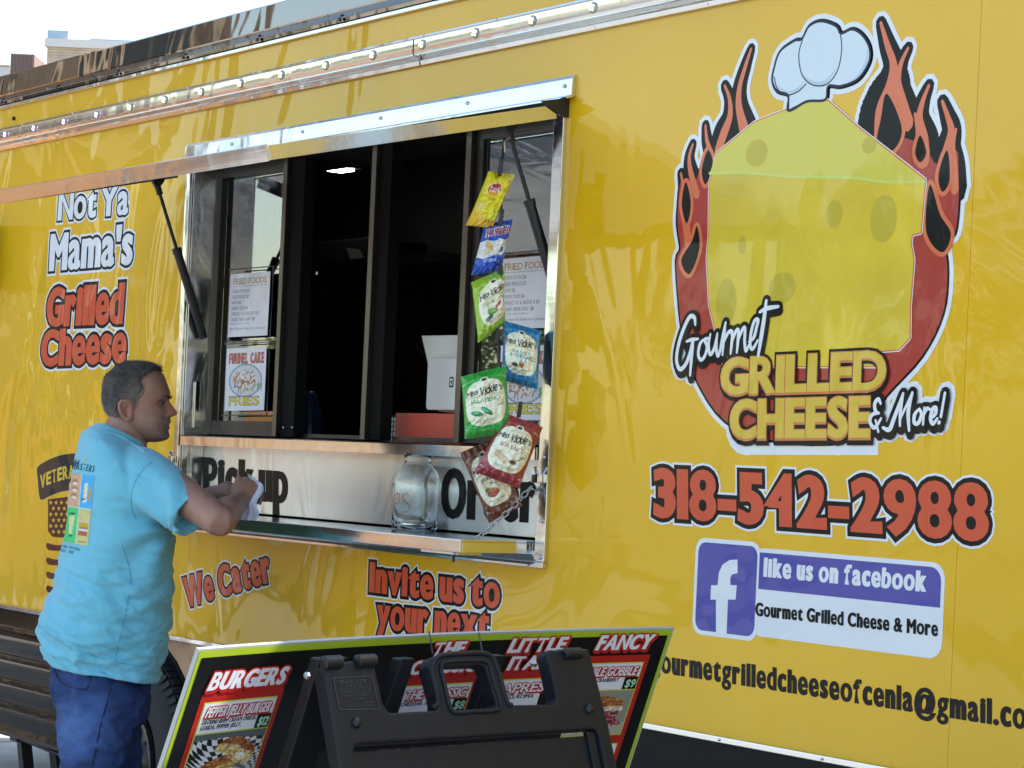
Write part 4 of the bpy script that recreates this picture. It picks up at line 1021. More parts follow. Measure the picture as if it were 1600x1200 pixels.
bag(miss(0, S('#239a34'), [('JALAPENO', .66, .07, S('#2a7a50'))], 0, art_jal), (720, 589), (791, 571), (799, 676), (726, 686), DB - .03, 'bright green and cream chip bag in front of the sill')
bag(miss(0, S('#86b01e'), [('SPICY DILL PICKLE', .76, .05, S('#71863a'))], 0, art_pick), (738, 441), (785, 420), (790, 507), (745, 536), DB, 'lime green chip bag under the dark blue one', dd=(-.02, .02, .02, -.03), twist=-.6)
bag(ruf(), (757, 350), (801, 343), (783, 425), (736, 430), DB + .02, 'dark blue and white chip bag, second from the top of the strip', puff=.022, dd=(0, .02, .02, 0))
bag(lays(), (763, 268), (804, 273), (769, 356), (728, 352), DB, 'yellow chip bag at the top of the hanging strip', puff=.022, dd=(-.01, .02, .02, -.01))
cs = empty('clip_strip', D(788, 232, DB), 'black plastic strip with clips holding the chip bags', 'display strip')
mb = MB(); path = [(788, 215), (786, 240), (783, 262), (782, 300), (783, 345), (781, 400), (779, 440), (777, 500), (780, 545), (779, 580), (783, 640), (790, 700)]
mb.tube([D(*q, DB + .03) for q in smooth_poly(path, 3, False)], .0045, 6); mb.build('strip', m_blackp, cs)
for (x, y) in ((782, 262), (783, 340), (781, 428), (777, 526), (780, 578), (812, 640)):
    c_ = D(x, y, DB - .02 if y in (262, 340, 578) else DB + .0); ex = RR * .0055; MB().obox(c_, ex, VV * .012, UU * .020 + RR * .002).build('clip', m_blackp, cs, bevel=.002)
MB().tube([D(797, 214, DB + .02), D(788, 222, DB + .02), D(789, 238, DB + .02)], .002, 6).build('hook', m_zinc, cs)

# ------------------------------------------------------------------ the person at the window
Fh = Vector((.60, .80, 0)); Rh = Vector((.80, -.60, 0))
HO = D(214.7, 627.3, 6.45)                 # head reference: 7.5x crop pixel (560, 580)
CPX = .000245
def hp(x, y, lat=0.):      # crop coordinates on the head -> world
    return HO + Fh * ((x - 560) * CPX) + UU * ((580 - y) * CPX) + Rh * lat
def interp(tab, y):
    return float(np.interp(y, [t[0] for t in tab], [t[1] for t in tab]))
FXt = [(130, 560), (136, 640), (145, 690), (170, 755), (200, 800), (240, 842), (300, 876), (360, 902), (420, 926), (470, 940), (505, 940), (535, 925), (565, 914), (600, 908), (640, 908), (690, 914), (730, 924), (755, 940), (780, 958), (800, 962), (822, 956), (842, 930), (858, 944), (878, 950), (903, 928), (930, 944), (960, 956), (985, 952), (1008, 930), (1028, 890), (1042, 830), (1050, 780)]
BXt = [(130, 560), (136, 480), (145, 430), (170, 360), (220, 268), (300, 200), (400, 163), (500, 154), (600, 163), (700, 190), (760, 240), (800, 330), (900, 480), (1000, 620), (1050, 720)]
WDt = [(130, .0), (136, .028), (145, .041), (170, .057), (220, .0685), (300, .0765), (400, .079), (500, .078), (600, .075), (700, .071), (800, .068), (880, .064), (950, .055), (1005, .042), (1040, .026), (1050, .018)]
NOt = [(530, 0), (560, 20), (590, 50), (620, 76), (650, 100), (675, 118), (695, 124), (712, 116), (728, 84), (742, 40), (756, 0)]
def headpt(y, t, off=0.):
    fx, bx, w = interp(FXt, y), interp(BXt, y), interp(WDt, y)
    cx_, a = (fx + bx) / 2, (fx - bx) / 2 * CPX
    c, s_ = math.cos(t), math.sin(t)
    p = 2.25 if y > 250 else 2.0
    fc = np.sign(c) * abs(c) ** (2 / p); sc = np.sign(s_) * abs(s_) ** (2 / (2.25 if c < 0 else 2.0))
    lat = (w + off) * sc; fwd = (cx_ - 560) * CPX + (a + off) * fc
    if c > .2:
        yb = y
        n = interp(NOt, y) * CPX; sg = .0085 + .0065 * max(0, min(1, (y - 600) / 90))
        fwd += n * math.exp(-(lat / sg) ** 2)
        al = abs(lat)
        fwd -= .0125 * math.exp(-((al - .030) / .0135) ** 2 - ((y - 590) / 38) ** 2)      # eye sockets
        fwd += .0035 * math.exp(-((al - .028) / .022) ** 2 - ((y - 520) / 22) ** 2)       # brow
        fwd += .004 * math.exp(-((al - .040) / .018) ** 2 - ((y - 690) / 50) ** 2)        # cheek
        fwd += .007 * math.exp(-((al - .0145) / .007) ** 2 - ((y - 712) / 22) ** 2)        # nostril wing
        fwd -= .003 * math.exp(-(al / .022) ** 2 - ((y - 843) / 9) ** 2)                   # mouth line
        fwd += .002 * math.exp(-(al / .018) ** 2 - ((y - 868) / 14) ** 2)
        fwd -= .0025 * math.exp(-((al - .030 - (y - 720) * .00008) / .006) ** 2 - ((y - 775) / 60) ** 2)  # fold beside the mouth
    if c < 0.3: lat -= np.sign(lat) * .006 * math.exp(-((y - 900) / 80) ** 2) * 0
    return HO + Fh * fwd + UU * ((580 - y) * CPX + (off if y < 200 else 0)) + Rh * lat
def grid(rows, closed=True, cap=True):
    n = len(rows[0]); mb = MB(); mb.v = [tuple(p) for r in rows for p in r]
    for i in range(len(rows) - 1):
        for k in range(n if closed else n - 1): mb.f.append((i * n + k, i * n + (k + 1) % n, (i + 1) * n + (k + 1) % n, (i + 1) * n + k)); mb.m.append(0)
    if cap: mb.f.append(tuple(range(n))); mb.f.append(tuple((len(rows) - 1) * n + k for k in reversed(range(n)))); mb.m += [0, 0]
    return mb
def ring(c, a, b, n=32, p=2.): 
    c = Vector(c); return [c + a * (np.sign(math.cos(t)) * abs(math.cos(t)) ** (2 / p)) + b * (np.sign(math.sin(t)) * abs(math.sin(t)) ** (2 / p)) for t in [2 * math.pi * k / n for k in range(n)]]
def limb(pts, rs, n=16, flat_=None):
    pts = [Vector(p) for p in pts]; q = smooth_poly([(*p, r) for p, r in zip(pts, rs)], 5, False); rows = []
    up = None; m = len(q)
    for i in range(m):
        p = Vector(q[i][:3]); d = (Vector(q[min(i + 1, m - 1)][:3]) - Vector(q[max(i - 1, 0)][:3])).normalized()
        if up is None: up = UU if abs(d.z) < .8 else RR
        a = d.cross(up).normalized(); b = a.cross(d).normalized(); up = b
        rows.append([p + (a * math.cos(t) + b * math.sin(t)) * q[i][3] for t in [2 * math.pi * k / n for k in range(n)]])
    # rounded ends
    d0 = (Vector(q[0][:3]) - Vector(q[1][:3])).normalized(); d1 = (Vector(q[-1][:3]) - Vector(q[-2][:3])).normalized()
    def capr(row, c, d, r): return [[c + d * r * math.sin(f) + (v - c) * math.cos(f) for v in row] for f in (.5, 1.0, 1.35)]
    e0 = capr(rows[0], Vector(q[0][:3]), d0, q[0][3]); e1 = capr(rows[-1], Vector(q[-1][:3]), d1, q[-1][3])
    return grid(e0[::-1] + rows + e1)
def merge(mbs):
    o = MB()
    for m in mbs: o.add(m.v, m.f)
    return o
def remesh(name, mb, vox, smooth_it=3, mat=None, parent=None, fac=.5, extra=None):
    me = mb.mesh(name + '_raw'); o = bpy.data.objects.new(name + '_raw', me); COL.objects.link(o)
    r = o.modifiers.new('r', 'REMESH'); r.mode = 'VOXEL'; r.voxel_size = vox; r.use_smooth_shade = True
    if smooth_it: sm = o.modifiers.new('s', 'SMOOTH'); sm.iterations = smooth_it; sm.factor = fac
    dg = bpy.context.evaluated_depsgraph_get(); me2 = bpy.data.meshes.new_from_object(o.evaluated_get(dg)); me2.name = name
    bpy.data.objects.remove(o)
    if extra:
        co = np.empty(len(me2.vertices) * 3); me2.vertices.foreach_get('co', co); co = co.reshape(-1, 3)
        no = np.empty(len(me2.vertices) * 3); me2.vertices.foreach_get('normal', no); no = no.reshape(-1, 3)
        me2.vertices.foreach_set('co', extra(co, no).ravel()); me2.update()
    return link(name, me2, parent, [mat], True)

PE = empty('person', (HO.x, HO.y - .05, 0), 'man in light blue t-shirt and dark jeans leaning on the serving shelf', 'person')
# skin
m_skin = M('skin', (.40, .205, .15), rough=.48, bump=.12, bs=160, bd=.0015, var=.10, vs=30)
b_ = m_skin.node_tree.nodes['Principled BSDF']; b_.inputs['Subsurface Weight'].default_value = .12; b_.inputs['Subsurface Radius'].default_value = (.012, .005, .003); b_.inputs['Subsurface Scale'].default_value = .6
def skin_mask(m, centre, r0, r1, col, fac, soft_noise=True):
    nt = m.node_tree; N, L = nt.nodes, nt.links; b = N['Principled BSDF']
    src = b.inputs['Base Color'].links[0].from_socket
    g = N.new('ShaderNodeNewGeometry'); vd = N.new('ShaderNodeVectorMath'); vd.operation = 'DISTANCE'; vd.inputs[1].default_value = centre; L.new(g.outputs['Position'], vd.inputs[0])
    mr = N.new('ShaderNodeMapRange'); mr.inputs['From Min'].default_value = r0; mr.inputs['From Max'].default_value = r1; mr.inputs['To Min'].default_value = min(1, fac * 1.25); mr.inputs['To Max'].default_value = 0
    L.new(vd.outputs['Value'], mr.inputs[0]); mx = N.new('ShaderNodeMix'); mx.data_type = 'RGBA'
    n = N.new('ShaderNodeTexNoise'); n.inputs['Scale'].default_value = 420; n.inputs['Detail'].default_value = 3; L.new(g.outputs['Position'], n.inputs['Vector'])
    mm = N.new('ShaderNodeMath'); mm.operation = 'MULTIPLY'; L.new(mr.outputs[0], mm.inputs[0]); m2 = N.new('ShaderNodeMapRange'); m2.inputs['From Min'].default_value = .35; m2.inputs['From Max'].default_value = .6; m2.inputs['To Min'].default_value = .55; L.new(n.outputs[0], m2.inputs[0]); L.new(m2.outputs[0], mm.inputs[1])
    L.new(mm.outputs[0], mx.inputs['Factor']); L.new(src, mx.inputs['A']); mx.inputs['B'].default_value = (*col, 1); L.new(mx.outputs['Result'], b.inputs['Base Color'])
skin_mask(m_skin, hp(900, 930, .02), .018, .055, (.19, .145, .125), .75)       # grey stubble on chin
skin_mask(m_skin, hp(740, 900, .06), .02, .065, (.20, .14, .115), .45)
skin_mask(m_skin, hp(940, 775, .0), .006, .024, (.16, .11, .09), .6)            # moustache stubble
skin_mask(m_skin, hp(1005, 690, 0), .006, .030, (.42, .12, .09), .55)           # red nose
skin_mask(m_skin, hp(470, 680, .078), .012, .034, (.42, .13, .09), .6)          # ear
skin_mask(m_skin, hp(930, 858, .0), .004, .014, (.25, .09, .075), .6)
ys = list(np.concatenate([[130.5, 133, 138, 145, 156], np.arange(170, 535, 12), np.arange(535, 1000, 6), [1004, 1012, 1020, 1028, 1036, 1043, 1049]]))
nt_ = 96
ths = [2 * math.pi * k / nt_ for k in range(nt_)]
ths = [t + .35 * math.sin(2 * t) * 0 - .42 * math.sin(t) * (1 if True else 0) for t in ths]       # more vertices at the face
parts = [grid([[headpt(y, t) for t in ths] for y in ys])]
# neck
ncr = [((430, 760), .052, .052), ((405, 850), .056, .056), ((398, 950), .062, .060), ((390, 1050), .068, .064), ((380, 1150), .074, .072), ((370, 1260), .08, .09)]
parts.append(grid([ring(hp(x + 22, y), Fh * a, Rh * b, 32) for (x, y), a, b in ncr]))
# ear, right side and left
for sgn in (1, -1):
    ec = hp(478, 688, sgn * .0745)
    def ep(x, y, l): return hp(x, y, sgn * (.0725 + l))
    rim = [(545, 745, .004), (538, 640, .003), (520, 600, .007), (480, 582, .013), (435, 592, .018), (414, 640, .020), (425, 700, .019), (452, 752, .015), (478, 795, .009), (515, 806, .006), (540, 790, .003)]
    parts.append(limb([ep(*p) for p in rim], [.0045, .0048, .0050, .0052, .0054, .0052, .0050, .0050, .006, .0068, .005], 10))
    parts.append(limb([ep(500, 622, .008), ep(462, 650, .011), ep(458, 700, .011), ep(485, 740, .008)], [.004, .0045, .0045, .004], 8))
    mbb = grid([ring(ep(480, 690, l), Fh * a, UU * b, 20) for l, a, b in ((-.004, .017, .026), (.006, .015, .024), (.0065, .010, .018))]); parts.append(mbb)
# arms and hands
SH = D(236, 742, 6.30); EL = D(341, 812, 6.10); WR = D(374, 783, 6.31)
parts.append(limb([SH, SH.lerp(EL, .35), SH.lerp(EL, .75), EL + Vector((0, 0, -.002)), EL.lerp(WR, .16) + Vector((0, 0, -.004)), EL.lerp(WR, .36), EL.lerp(WR, .7), WR], [.058, .056, .048, .043, .043, .044, .034, .0265], 20))
def hand(W_, K, across, away, right=True, curl=1.):
    """wrist, knuckle centre, direction over the knuckles from thumb to little finger, direction the fingers fold to"""
    out = []; d = (K - W_).normalized(); nrm = d.cross(across).normalized()
    if nrm.dot(CAMP - K) < 0: nrm = -nrm
    ks = [K + across * w + d * l for w, l in ((-.030, -.002), (-.0095, .004), (.0105, .001), (.0285, -.009))]
    for k_ in ks: out.append(limb([W_ + (k_ - K) * .35 - nrm * .003, (W_ * .45 + k_ * .55), k_ - nrm * .002], [.0175, .0155, .0115], 12))
    out.append(limb([W_ + d * .01, W_.lerp(K, .55) - nrm * .006], [.024, .022], 14))
    for i, k_ in enumerate(ks):
        L1 = (.043, .046, .043, .034)[i]; r = (.0095, .0098, .0092, .0082)[i]
        d1 = (d * .35 + away * .95).normalized(); d2 = (-d * .55 * curl + away * .7 - nrm * .45).normalized(); d3 = (-d * .95 * curl + away * .05 - nrm * .5).normalized()
        p1 = k_ + d1 * L1; p2 = p1 + d2 * L1 * .62; p3 = p2 + d3 * L1 * .48
        out.append(limb([k_ - nrm * .001, k_.lerp(p1, .5), p1, p1.lerp(p2, .5), p2, p3], [r * 1.18, r, r * 1.06, r * .95, r * .98, r * .82], 10))
    t0 = W_ + d * .018 - across * .020; t1 = W_.lerp(K, .62) - across * .036 + away * .012; t2 = t1 + d * .026 + away * .018 + across * .004; t3 = t2 + d * .010 + away * .020 + across * .014
    out.append(limb([t0, t1, t2, t3], [.015, .0125, .0108, .0088], 10)); return out
KN = D(388, 753, 6.365)
ac = (D(405, 764, 6.34) - D(366, 749, 6.36)).normalized()
parts += hand(WR, KN, ac, (VV * .75 - UU * .55 + RR * .25).normalized())
SH2 = D(205, 742, 6.62); EL2 = D(296, 800, 6.60); WR2 = D(337, 772, 6.49); KN2 = D(357, 763, 6.44)
parts.append(limb([SH2, SH2.lerp(EL2, .5), EL2, EL2.lerp(WR2, .4), WR2], [.056, .05, .043, .040, .027], 16))
ac2 = (D(352, 772, 6.40) - D(346, 752, 6.48)).normalized()
parts += hand(WR2, KN2, ac2, (RR * .75 - UU * .35 + VV * .1).normalized())
# trunk and legs under the clothes
Ft = Vector((.26, .966, 0)); Rt = Vector((.966, -.26, 0))
DT = 6.42; PXM = DT / F
def torso_row(y, cx_, hs, w, grow=0., tilt=0., p=2.35, n=64, dy=0):
    h = hs * PXM; fb = math.sqrt(max(1e-4, h * h - (.375 * w) ** 2)) / .927
    c = D(cx_, y, DT)
    return [q + UU * (-(q - c).dot(Ft) * tilt) for q in ring(c, Ft * (fb + grow), Rt * (w + grow), n, p)]
TRS = [(1052, 163, 84, .205), (1030, 160, 91, .208), (1000, 160, 96, .212), (965, 166, 96, .213), (930, 175, 94, .213), (890, 181, 91, .214), (850, 185, 86, .216), (810, 186, 81, .220), (775, 184, 78, .226), (748, 182, 73, .222), (725, 181, 66, .196), (706, 181, 57, .155), (692, 182, 47, .110), (682, 187, 38, .075), (676, 188, 33, .068)]
parts.append(grid([torso_row(y, c, h - 14, w - .03, tilt=.0) for y, c, h, w in TRS[2:]]))
legs = [([D(150, 1045, 6.36), D(150, 1120, 6.33), D(146, 1210, 6.30), D(142, 1300, 6.34), D(140, 1430, 6.42)], [.06, .07, .066, .062, .045]), ([D(170, 1045, 6.50), D(170, 1120, 6.49), D(166, 1210, 6.46), D(166, 1300, 6.5), D(166, 1430, 6.58)], [.06, .07, .066, .062, .045])]
for p_, r_ in legs: parts.append(limb(p_, r_, 16))
body_o = remesh('body', merge(parts), .0042, 2, m_skin, PE, .5)
# eyes, brow
m_brow0 = M('upper_lash_dark', (.16, .08, .06), rough=.6)  # dark line of the upper lashes
for sgn in (1, -1):
    ec = hp(846, 593, sgn * .031)
    def ball(c_, r_, nm, m_): MB().lathe(c_, [(r_ * math.sin(a), -r_ * math.cos(a)) for a in np.linspace(0, math.pi, 14)], 24).build(nm, m_, PE, smooth=True)
    ball(hp(846, 596, sgn * .0315), .0090, 'eye', M('eye_white', (.16, .12, .11), rough=.3)); ball(hp(868, 596, sgn * .032), .0050, 'iris', M('iris_brown', (.02, .014, .010), rough=.15))
    limb([hp(880 + dx, 578 + dy, sgn * l) for dx, dy, l in ((22, 6, .018), (14, -2, .028), (-2, 2, .039), (-22, 14, .047))], [.0012, .0020, .0020, .0010], 8).build('lash_line', m_brow0, PE, smooth=True)
m_hair = M('greying_hair', (.085, .075, .070), rough=.7, var=.5, vs=42, col2=(.022, .018, .017), bump=1, bs=260, bd=.004)
m_hairs = M('hair_strand', (.05, .042, .04), rough=.5, var=.5, vs=90, col2=(.38, .36, .35))
m_brow = M('brow_hair', (.03, .022, .02), rough=.6)
hb = MB()
for sgn in (1, -1):
    for k in range(160):
        u_ = random.random(); x = 945 - 70 * u_ ** 1.5; y = 530 - 22 * math.sin(u_ * 2.2) + random.uniform(-9, 9) * (1 - .5 * u_); l = .012 + .034 * u_
        # put roots on the brow surface
        lat = sgn * l; base = min(ths, key=lambda t: (headpt(y, t) - HO).dot(Rh) * 0 + abs((headpt(y, t) - HO).dot(Rh) - lat) + (10 if math.cos(t) < .2 else 0)); p0 = headpt(y, base)
        p0 = p0 + Rh * (lat - (p0 - HO).dot(Rh)); d_ = (-Fh * .3 * u_ + Rh * sgn * .7 + UU * random.uniform(-.1, .5) + Fh * .25).normalized(); e_ = d_.cross(Fh).normalized() * .0005
        hb.add([p0 - e_, p0 + e_, p0 + d_ * .008 + Fh * .0015], [(0, 1, 2)])
hb.build('eyebrow', m_brow, PE, fix=False)
# hair cap and short strands
HM = [(862, 250), (800, 205), (740, 205), (690, 250), (650, 300), (640, 345), (665, 420), (640, 480), (605, 520), (592, 560), (588, 640), (560, 660), (548, 590), (500, 560), (430, 570), (392, 620), (400, 700), (400, 770), (330, 800), (180, 800), (100, 500), (180, 100), (600, 60), (880, 120)]
def inpoly(x, y, P):
    c = False
    for k in range(len(P)):
        (xa, ya), (xb, yb) = P[k - 1], P[k]
        if (ya > y) != (yb > y) and x < (xb - xa) * (y - ya) / (yb - ya) + xa: c = not c
    return c
def side_xy(p): q = p - HO; return 560 + q.dot(Fh) / CPX, 580 - q.dot(UU) / CPX
rows = []; ysh = list(np.concatenate([[130.5, 134, 140, 148, 158], np.arange(170, 806, 9)])); nh = 120; thh = [2 * math.pi * k / nh for k in range(nh)]
HV = []; HF = []; ok = []
for j, y in enumerate(ysh):
    for t in thh:
        p = headpt(y, t); x_, y_ = side_xy(p)
        lat = abs((p - HO).dot(Rh)); inside = inpoly(x_, y_, HM) or (y < 215 and x_ < 760 + 60 * (1 - lat / .05))
        edge = min(1., min([abs(x_ - a) + abs(y_ - b) for a, b in HM]) / 60)
        nz = mnoise.noise(p * 60); off = .0035 + .0018 * nz + (.003 if y < 420 else 0) * min(1, (420 - y) / 200 if y < 420 else 0)
        HV.append(headpt(y, t, off if inside else -.004)); ok.append(inside)
for j in range(len(ysh) - 1):
    for k in range(nh):
        f = (j * nh + k, j * nh + (k + 1) % nh, (j + 1) * nh + (k + 1) % nh, (j + 1) * nh + k)
        if sum(ok[i] for i in f) >= 2: HF.append(f)
HF.append(tuple(range(nh)))
hm = MB(); hm.add(HV, HF); skin_mask(m_hair, hp(600, 520, .07), .012, .05, (.22, .165, .14), .75); skin_mask(m_hair, hp(350, 760, .05), .008, .035, (.24, .16, .12), .6); skin_mask(m_hair, hp(250, 330, .05), .012, .045, (.16, .14, .135), .5); hair_o = hm.build('hair', m_hair, PE, smooth=True)
hs_ = MB(); random.seed(11)
bj = [f for f in HF[:-1]]
for k in range(9000):
    f = random.choice(bj); u_, v_ = random.random(), random.random()
    a, b, c, d = (HV[i] for i in f); p = a.lerp(b, u_).lerp(d.lerp(c, u_), v_)
    n = (p - (HO + UU * .01 - Fh * .03)).normalized(); x_, y_ = side_xy(p)
    top = max(0, min(1, (450 - y_) / 250)); ln = .004 + .009 * top * random.random() + .002 * random.random()
    dr = (n * .75 + (Fh * .75 * top - UU * .55 * (1 - top) - Fh * .25 * (1 - top)) + Vector([random.uniform(-.22, .22) for _ in range(3)])).normalized()
    e_ = dr.cross(n + Vector((.01, .02, .03))).normalized() * .00055; p = p - n * .001
    hs_.v += [tuple(p - e_), tuple(p + e_), tuple(p + dr * ln)]; i0 = len(hs_.v) - 3; hs_.f.append((i0, i0 + 1, i0 + 2)); hs_.m.append(0)
for k in range(1500):      # thinning hair past the edge
    (xa, ya), (xb, yb) = random.choice([(HM[i], HM[i + 1]) for i in range(2, 18)]); w_ = random.random(); x_ = xa + (xb - xa) * w_ + random.gauss(0, 16); y_ = ya + (yb - ya) * w_ + random.gauss(0, 16)
    y_ = max(180, min(800, y_)); best = min(thh, key=lambda t: abs(side_xy(headpt(y_, t))[0] - x_) + (0 if math.sin(t) > 0 else 400)); p = headpt(y_, best, .0005); n = (p - (HO + UU * .01 - Fh * .03)).normalized()
    dr = (n * .5 - UU * .7 + Fh * .2 + Vector([random.uniform(-.3, .3) for _ in range(3)])).normalized(); e_ = dr.cross(n).normalized() * .0005
    hs_.v += [tuple(p - e_), tuple(p + e_), tuple(p + dr * random.uniform(.004, .008))]; i0 = len(hs_.v) - 3; hs_.f.append((i0, i0 + 1, i0 + 2)); hs_.m.append(0)
for k in range(260):      # tuft over the forehead
    p = hp(random.uniform(690, 850), 0, 0); x_ = random.uniform(660, 850); l_ = random.uniform(-.035, .035); p = hp(x_, 188 + (x_ - 660) * .30, l_); dr = (Fh * .9 - UU * random.uniform(.1, .55) + Rh * random.uniform(-.2, .2)).normalized(); e_ = dr.cross(UU).normalized() * .0005
    hs_.v += [tuple(p - e_), tuple(p + e_), tuple(p + dr * random.uniform(.008, .022))]; i0 = len(hs_.v) - 3; hs_.f.append((i0, i0 + 1, i0 + 2)); hs_.m.append(0)
so_ = hs_.build('hair_strands', m_hairs, hair_o, fix=False); so_['kind'] = 'stuff'

# shirt
m_shirt = M('light_blue_cotton', (.18, .56, .72), rough=.9, var=.05, vs=260, bump=.35, bs=900, bd=.0008, sheen=.35)
shp = [grid([torso_row(y, c, h, w, grow=.004, tilt=(.13 if y > 990 else .13 * max(0, (y - 900) / 90)) if y > 800 else (.42 if y < 710 else .22 if y < 730 else .05)) for y, c, h, w in TRS[0:]])]
SE = D(300, 806, 6.17)
shp.append(limb([D(205, 745, 6.34), D(232, 752, 6.28), D(262, 775, 6.22)], [.092, .086, .074], 24))
def sleeve(a, b, e, ra, rb, re_):
    rows = []; d = (e - a).normalized(); m = 14
    q = smooth_poly([(*a, ra), (*b, rb), (*e, re_)], 7, False)
    up = UU
    for i, w in enumerate(q):
        p = Vector(w[:3]); dd = (Vector(q[min(i + 1, len(q) - 1)][:3]) - Vector(q[max(i - 1, 0)][:3])).normalized()
        A_ = dd.cross(up).normalized(); B_ = A_.cross(dd).normalized(); rows.append(ring(p, A_ * w[3] * .92, B_ * w[3], 28))
    # inside of the sleeve so the hem is open
    for f, r in ((1.0, .86), (.93, .84), (.85, .80), (.80, .4)):
        w = q[-1]; p = a.lerp(Vector(w[:3]), f); rows.append(ring(p, A_ * w[3] * .92 * r, B_ * w[3] * r, 28))
    return grid(rows)
shp.append(sleeve(D(238, 756, 6.27), D(268, 780, 6.21), D(301, 807, 6.155), .080, .073, .0665))
shp.append(sleeve(D(208, 756, 6.60), D(240, 775, 6.62), D(262, 790, 6.63), .080, .072, .066))
AP = D(268, 832, 6.22)
def wrinkle(co, no):
    P0 = np.array(HO); fwd = np.array(Ft); rt = np.array(Rt)
    out = co.copy(); ap = np.array(AP); rr = np.array(RR)
    sx = (co - ap) @ rr; sz = (co - ap)[:, 2]; r = np.hypot(sx, sz); an = np.arctan2(sz, -sx)
    dsp = .010 * np.sin(an * 7 + 3 * np.sin(r * 9)) * np.exp(-((r - .10) / .10) ** 2)
    nz = np.array([mnoise.fractal(Vector((c[0] * 5 + c[1] * 5, c[0] * 2, c[2] * 15 + (c[0] + c[1]) * 5)), 1, 2, 3) for c in co])
    lo = np.clip((1.30 - co[:, 2]) / .4, .28, 1)
    rid = (1 - np.abs(nz) * 2.6) 
    fz = np.array([mnoise.fractal(Vector((c[0] * 9 - c[1] * 4, c[1] * 7, c[2] * 26 + (c[0] - c[1]) * 9)), 1, 2, 2) for c in co]); dsp = dsp + .0125 * (rid - .5) * lo + .005 * (1 - np.abs(fz) * 2.4) * lo + .003 * nz
    nb = np.array([mnoise.noise(Vector(c * 3.2)) for c in co]); dsp = dsp + .010 * nb * lo
    face = np.clip(1.5 - np.abs(no[:, 2]) * 1.3, 0, 1)
    return out + no * (dsp * face)[:, None]
shirt = remesh('t_shirt', merge(shp), .0052, 6, m_shirt, PE, .5, wrinkle)
# jeans
m_jean = M('dark_denim', (.020, .055, .19), rough=.85, var=.35, vs=11, bump=.8, bs=500, bd=.0012, col2=(.008, .020, .085))
jp_ = [grid([torso_row(y, c, h, w, tilt=0) for y, c, h, w in ((990, 160, 72, .17), (1015, 160, 74, .17), (1040, 157, 75, .175), (1075, 157, 78, .19), (1105, 158, 74, .19), (1125, 160, 66, .17))])]
jl = [([D(149, 1088, 6.35), D(150, 1120, 6.33), D(148, 1170, 6.29), D(143, 1250, 6.29), D(140, 1340, 6.34), D(138, 1440, 6.42)], [.100, .108, .096, .086, .080, .078]), ([D(169, 1088, 6.50), D(170, 1120, 6.49), D(172, 1180, 6.46), D(170, 1260, 6.46), D(168, 1340, 6.5), D(166, 1440, 6.58)], [.098, .100, .088, .082, .078, .076])]
for p_, r_ in jl: jp_.append(limb(p_, r_, 24))
def jw(co, no):
    nz = np.array([mnoise.fractal(Vector((c[0] * 8, c[1] * 8, c[2] * 13)), 1, 2, 3) for c in co]); return co + no * (.014 * (1 - np.abs(nz) * 2.4) - .006)[:, None]
jeans = remesh('jeans', merge(jp_), .0085, 3, m_jean, PE, .5, jw)
for (x_, y_, d_) in ((138, 1470, 6.40), (164, 1470, 6.56)):
    p = D(x_, y_, d_); p.z = .0
    limb([p + Ft * -.07 + UU * .045, p + Ft * .03 + UU * .05, p + Ft * .13 + UU * .038, p + Ft * .19 + UU * .034], [.045, .046, .042, .030], 14).build('shoe', M('dark_shoe', (.03, .028, .026), rough=.6), PE, smooth=True)
skin_mask(m_jean, D(122, 1140, 6.25), .02, .14, (.11, .21, .50), .75); skin_mask(m_jean, D(112, 1050, 6.25), .01, .09, (.05, .10, .32), .4)
# prints laid on the cloth
def bvh_of(o):
    me = o.data; off = o.matrix_world.translation
    w = Vector((0, 0, 0)); q = o
    while q: w += q.location; q = q.parent
    return BVHTree.FromPolygons([v.co + w for v in me.vertices], [tuple(p.vertices) for p in me.polygons])
def cast(bv, px, py, lift=.0012):
    r = ray(px, py).normalized(); h = bv.ray_cast(CAMP, r)
    if h[0] is None: return None
    n = h[1]; n = n if n.dot(r) < 0 else -n; return h[0] + n * lift
bs_ = bvh_of(shirt); bj_ = bvh_of(jeans)
def clothprint(name, cv, corners, bv, mat, parent, clear=None):
    tl, tr, br, bl = [Vector((*c, 0)) for c in corners]; V = {}; vs = []; cols = []
    for j in range(cv.h):
        for i in range(cv.w):
            u_, v_ = i / (cv.w - 1), j / (cv.h - 1)
            if clear is not None and cv.a[j, i, 0] < -.5: continue
            p2 = tl.lerp(tr, u_).lerp(bl.lerp(br, u_), v_); p = cast(bv, p2.x, p2.y, .0011)
            if p is None: continue
            V[(i, j)] = len(vs); vs.append(tuple(p)); cols.append(cv.a[j, i])
    fs = []
    for j in range(cv.h - 1):
        for i in range(cv.w - 1):
            k = [(i, j), (i, j + 1), (i + 1, j + 1), (i + 1, j)]
            if all(q in V for q in k):
                f = [V[q] for q in k]; z_ = [Vector(vs[q]) for q in f]
                if (z_[0] - z_[2]).length < .04: fs.append(f)
    me = bpy.data.meshes.new(name); me.from_pydata(vs, [], fs); at = me.color_attributes.new('ink', 'FLOAT_COLOR', 'POINT')
    at.data.foreach_set('color', np.hstack([np.clip(np.array(cols), 0, 1), np.ones((len(cols), 1))]).astype(np.float32).ravel())
    return link(name, me, parent, [mat], True)
c = Cv(70, 150, S('#e5c39a')); c.rect(.5, 0, 1, .48, S('#55b4ea')); c.rect(0, .48, .5, 1, S('#57cf7c')); c.rect(.5, .48, 1, 1, S('#d8cf88')); c.rect(0, 0, .5, .48, S('#dfae8c'))
c.rect(.49, 0, .51, 1, S('#bfe3ea')); c.rect(0, .472, 1, .488, S('#bfe3ea'))
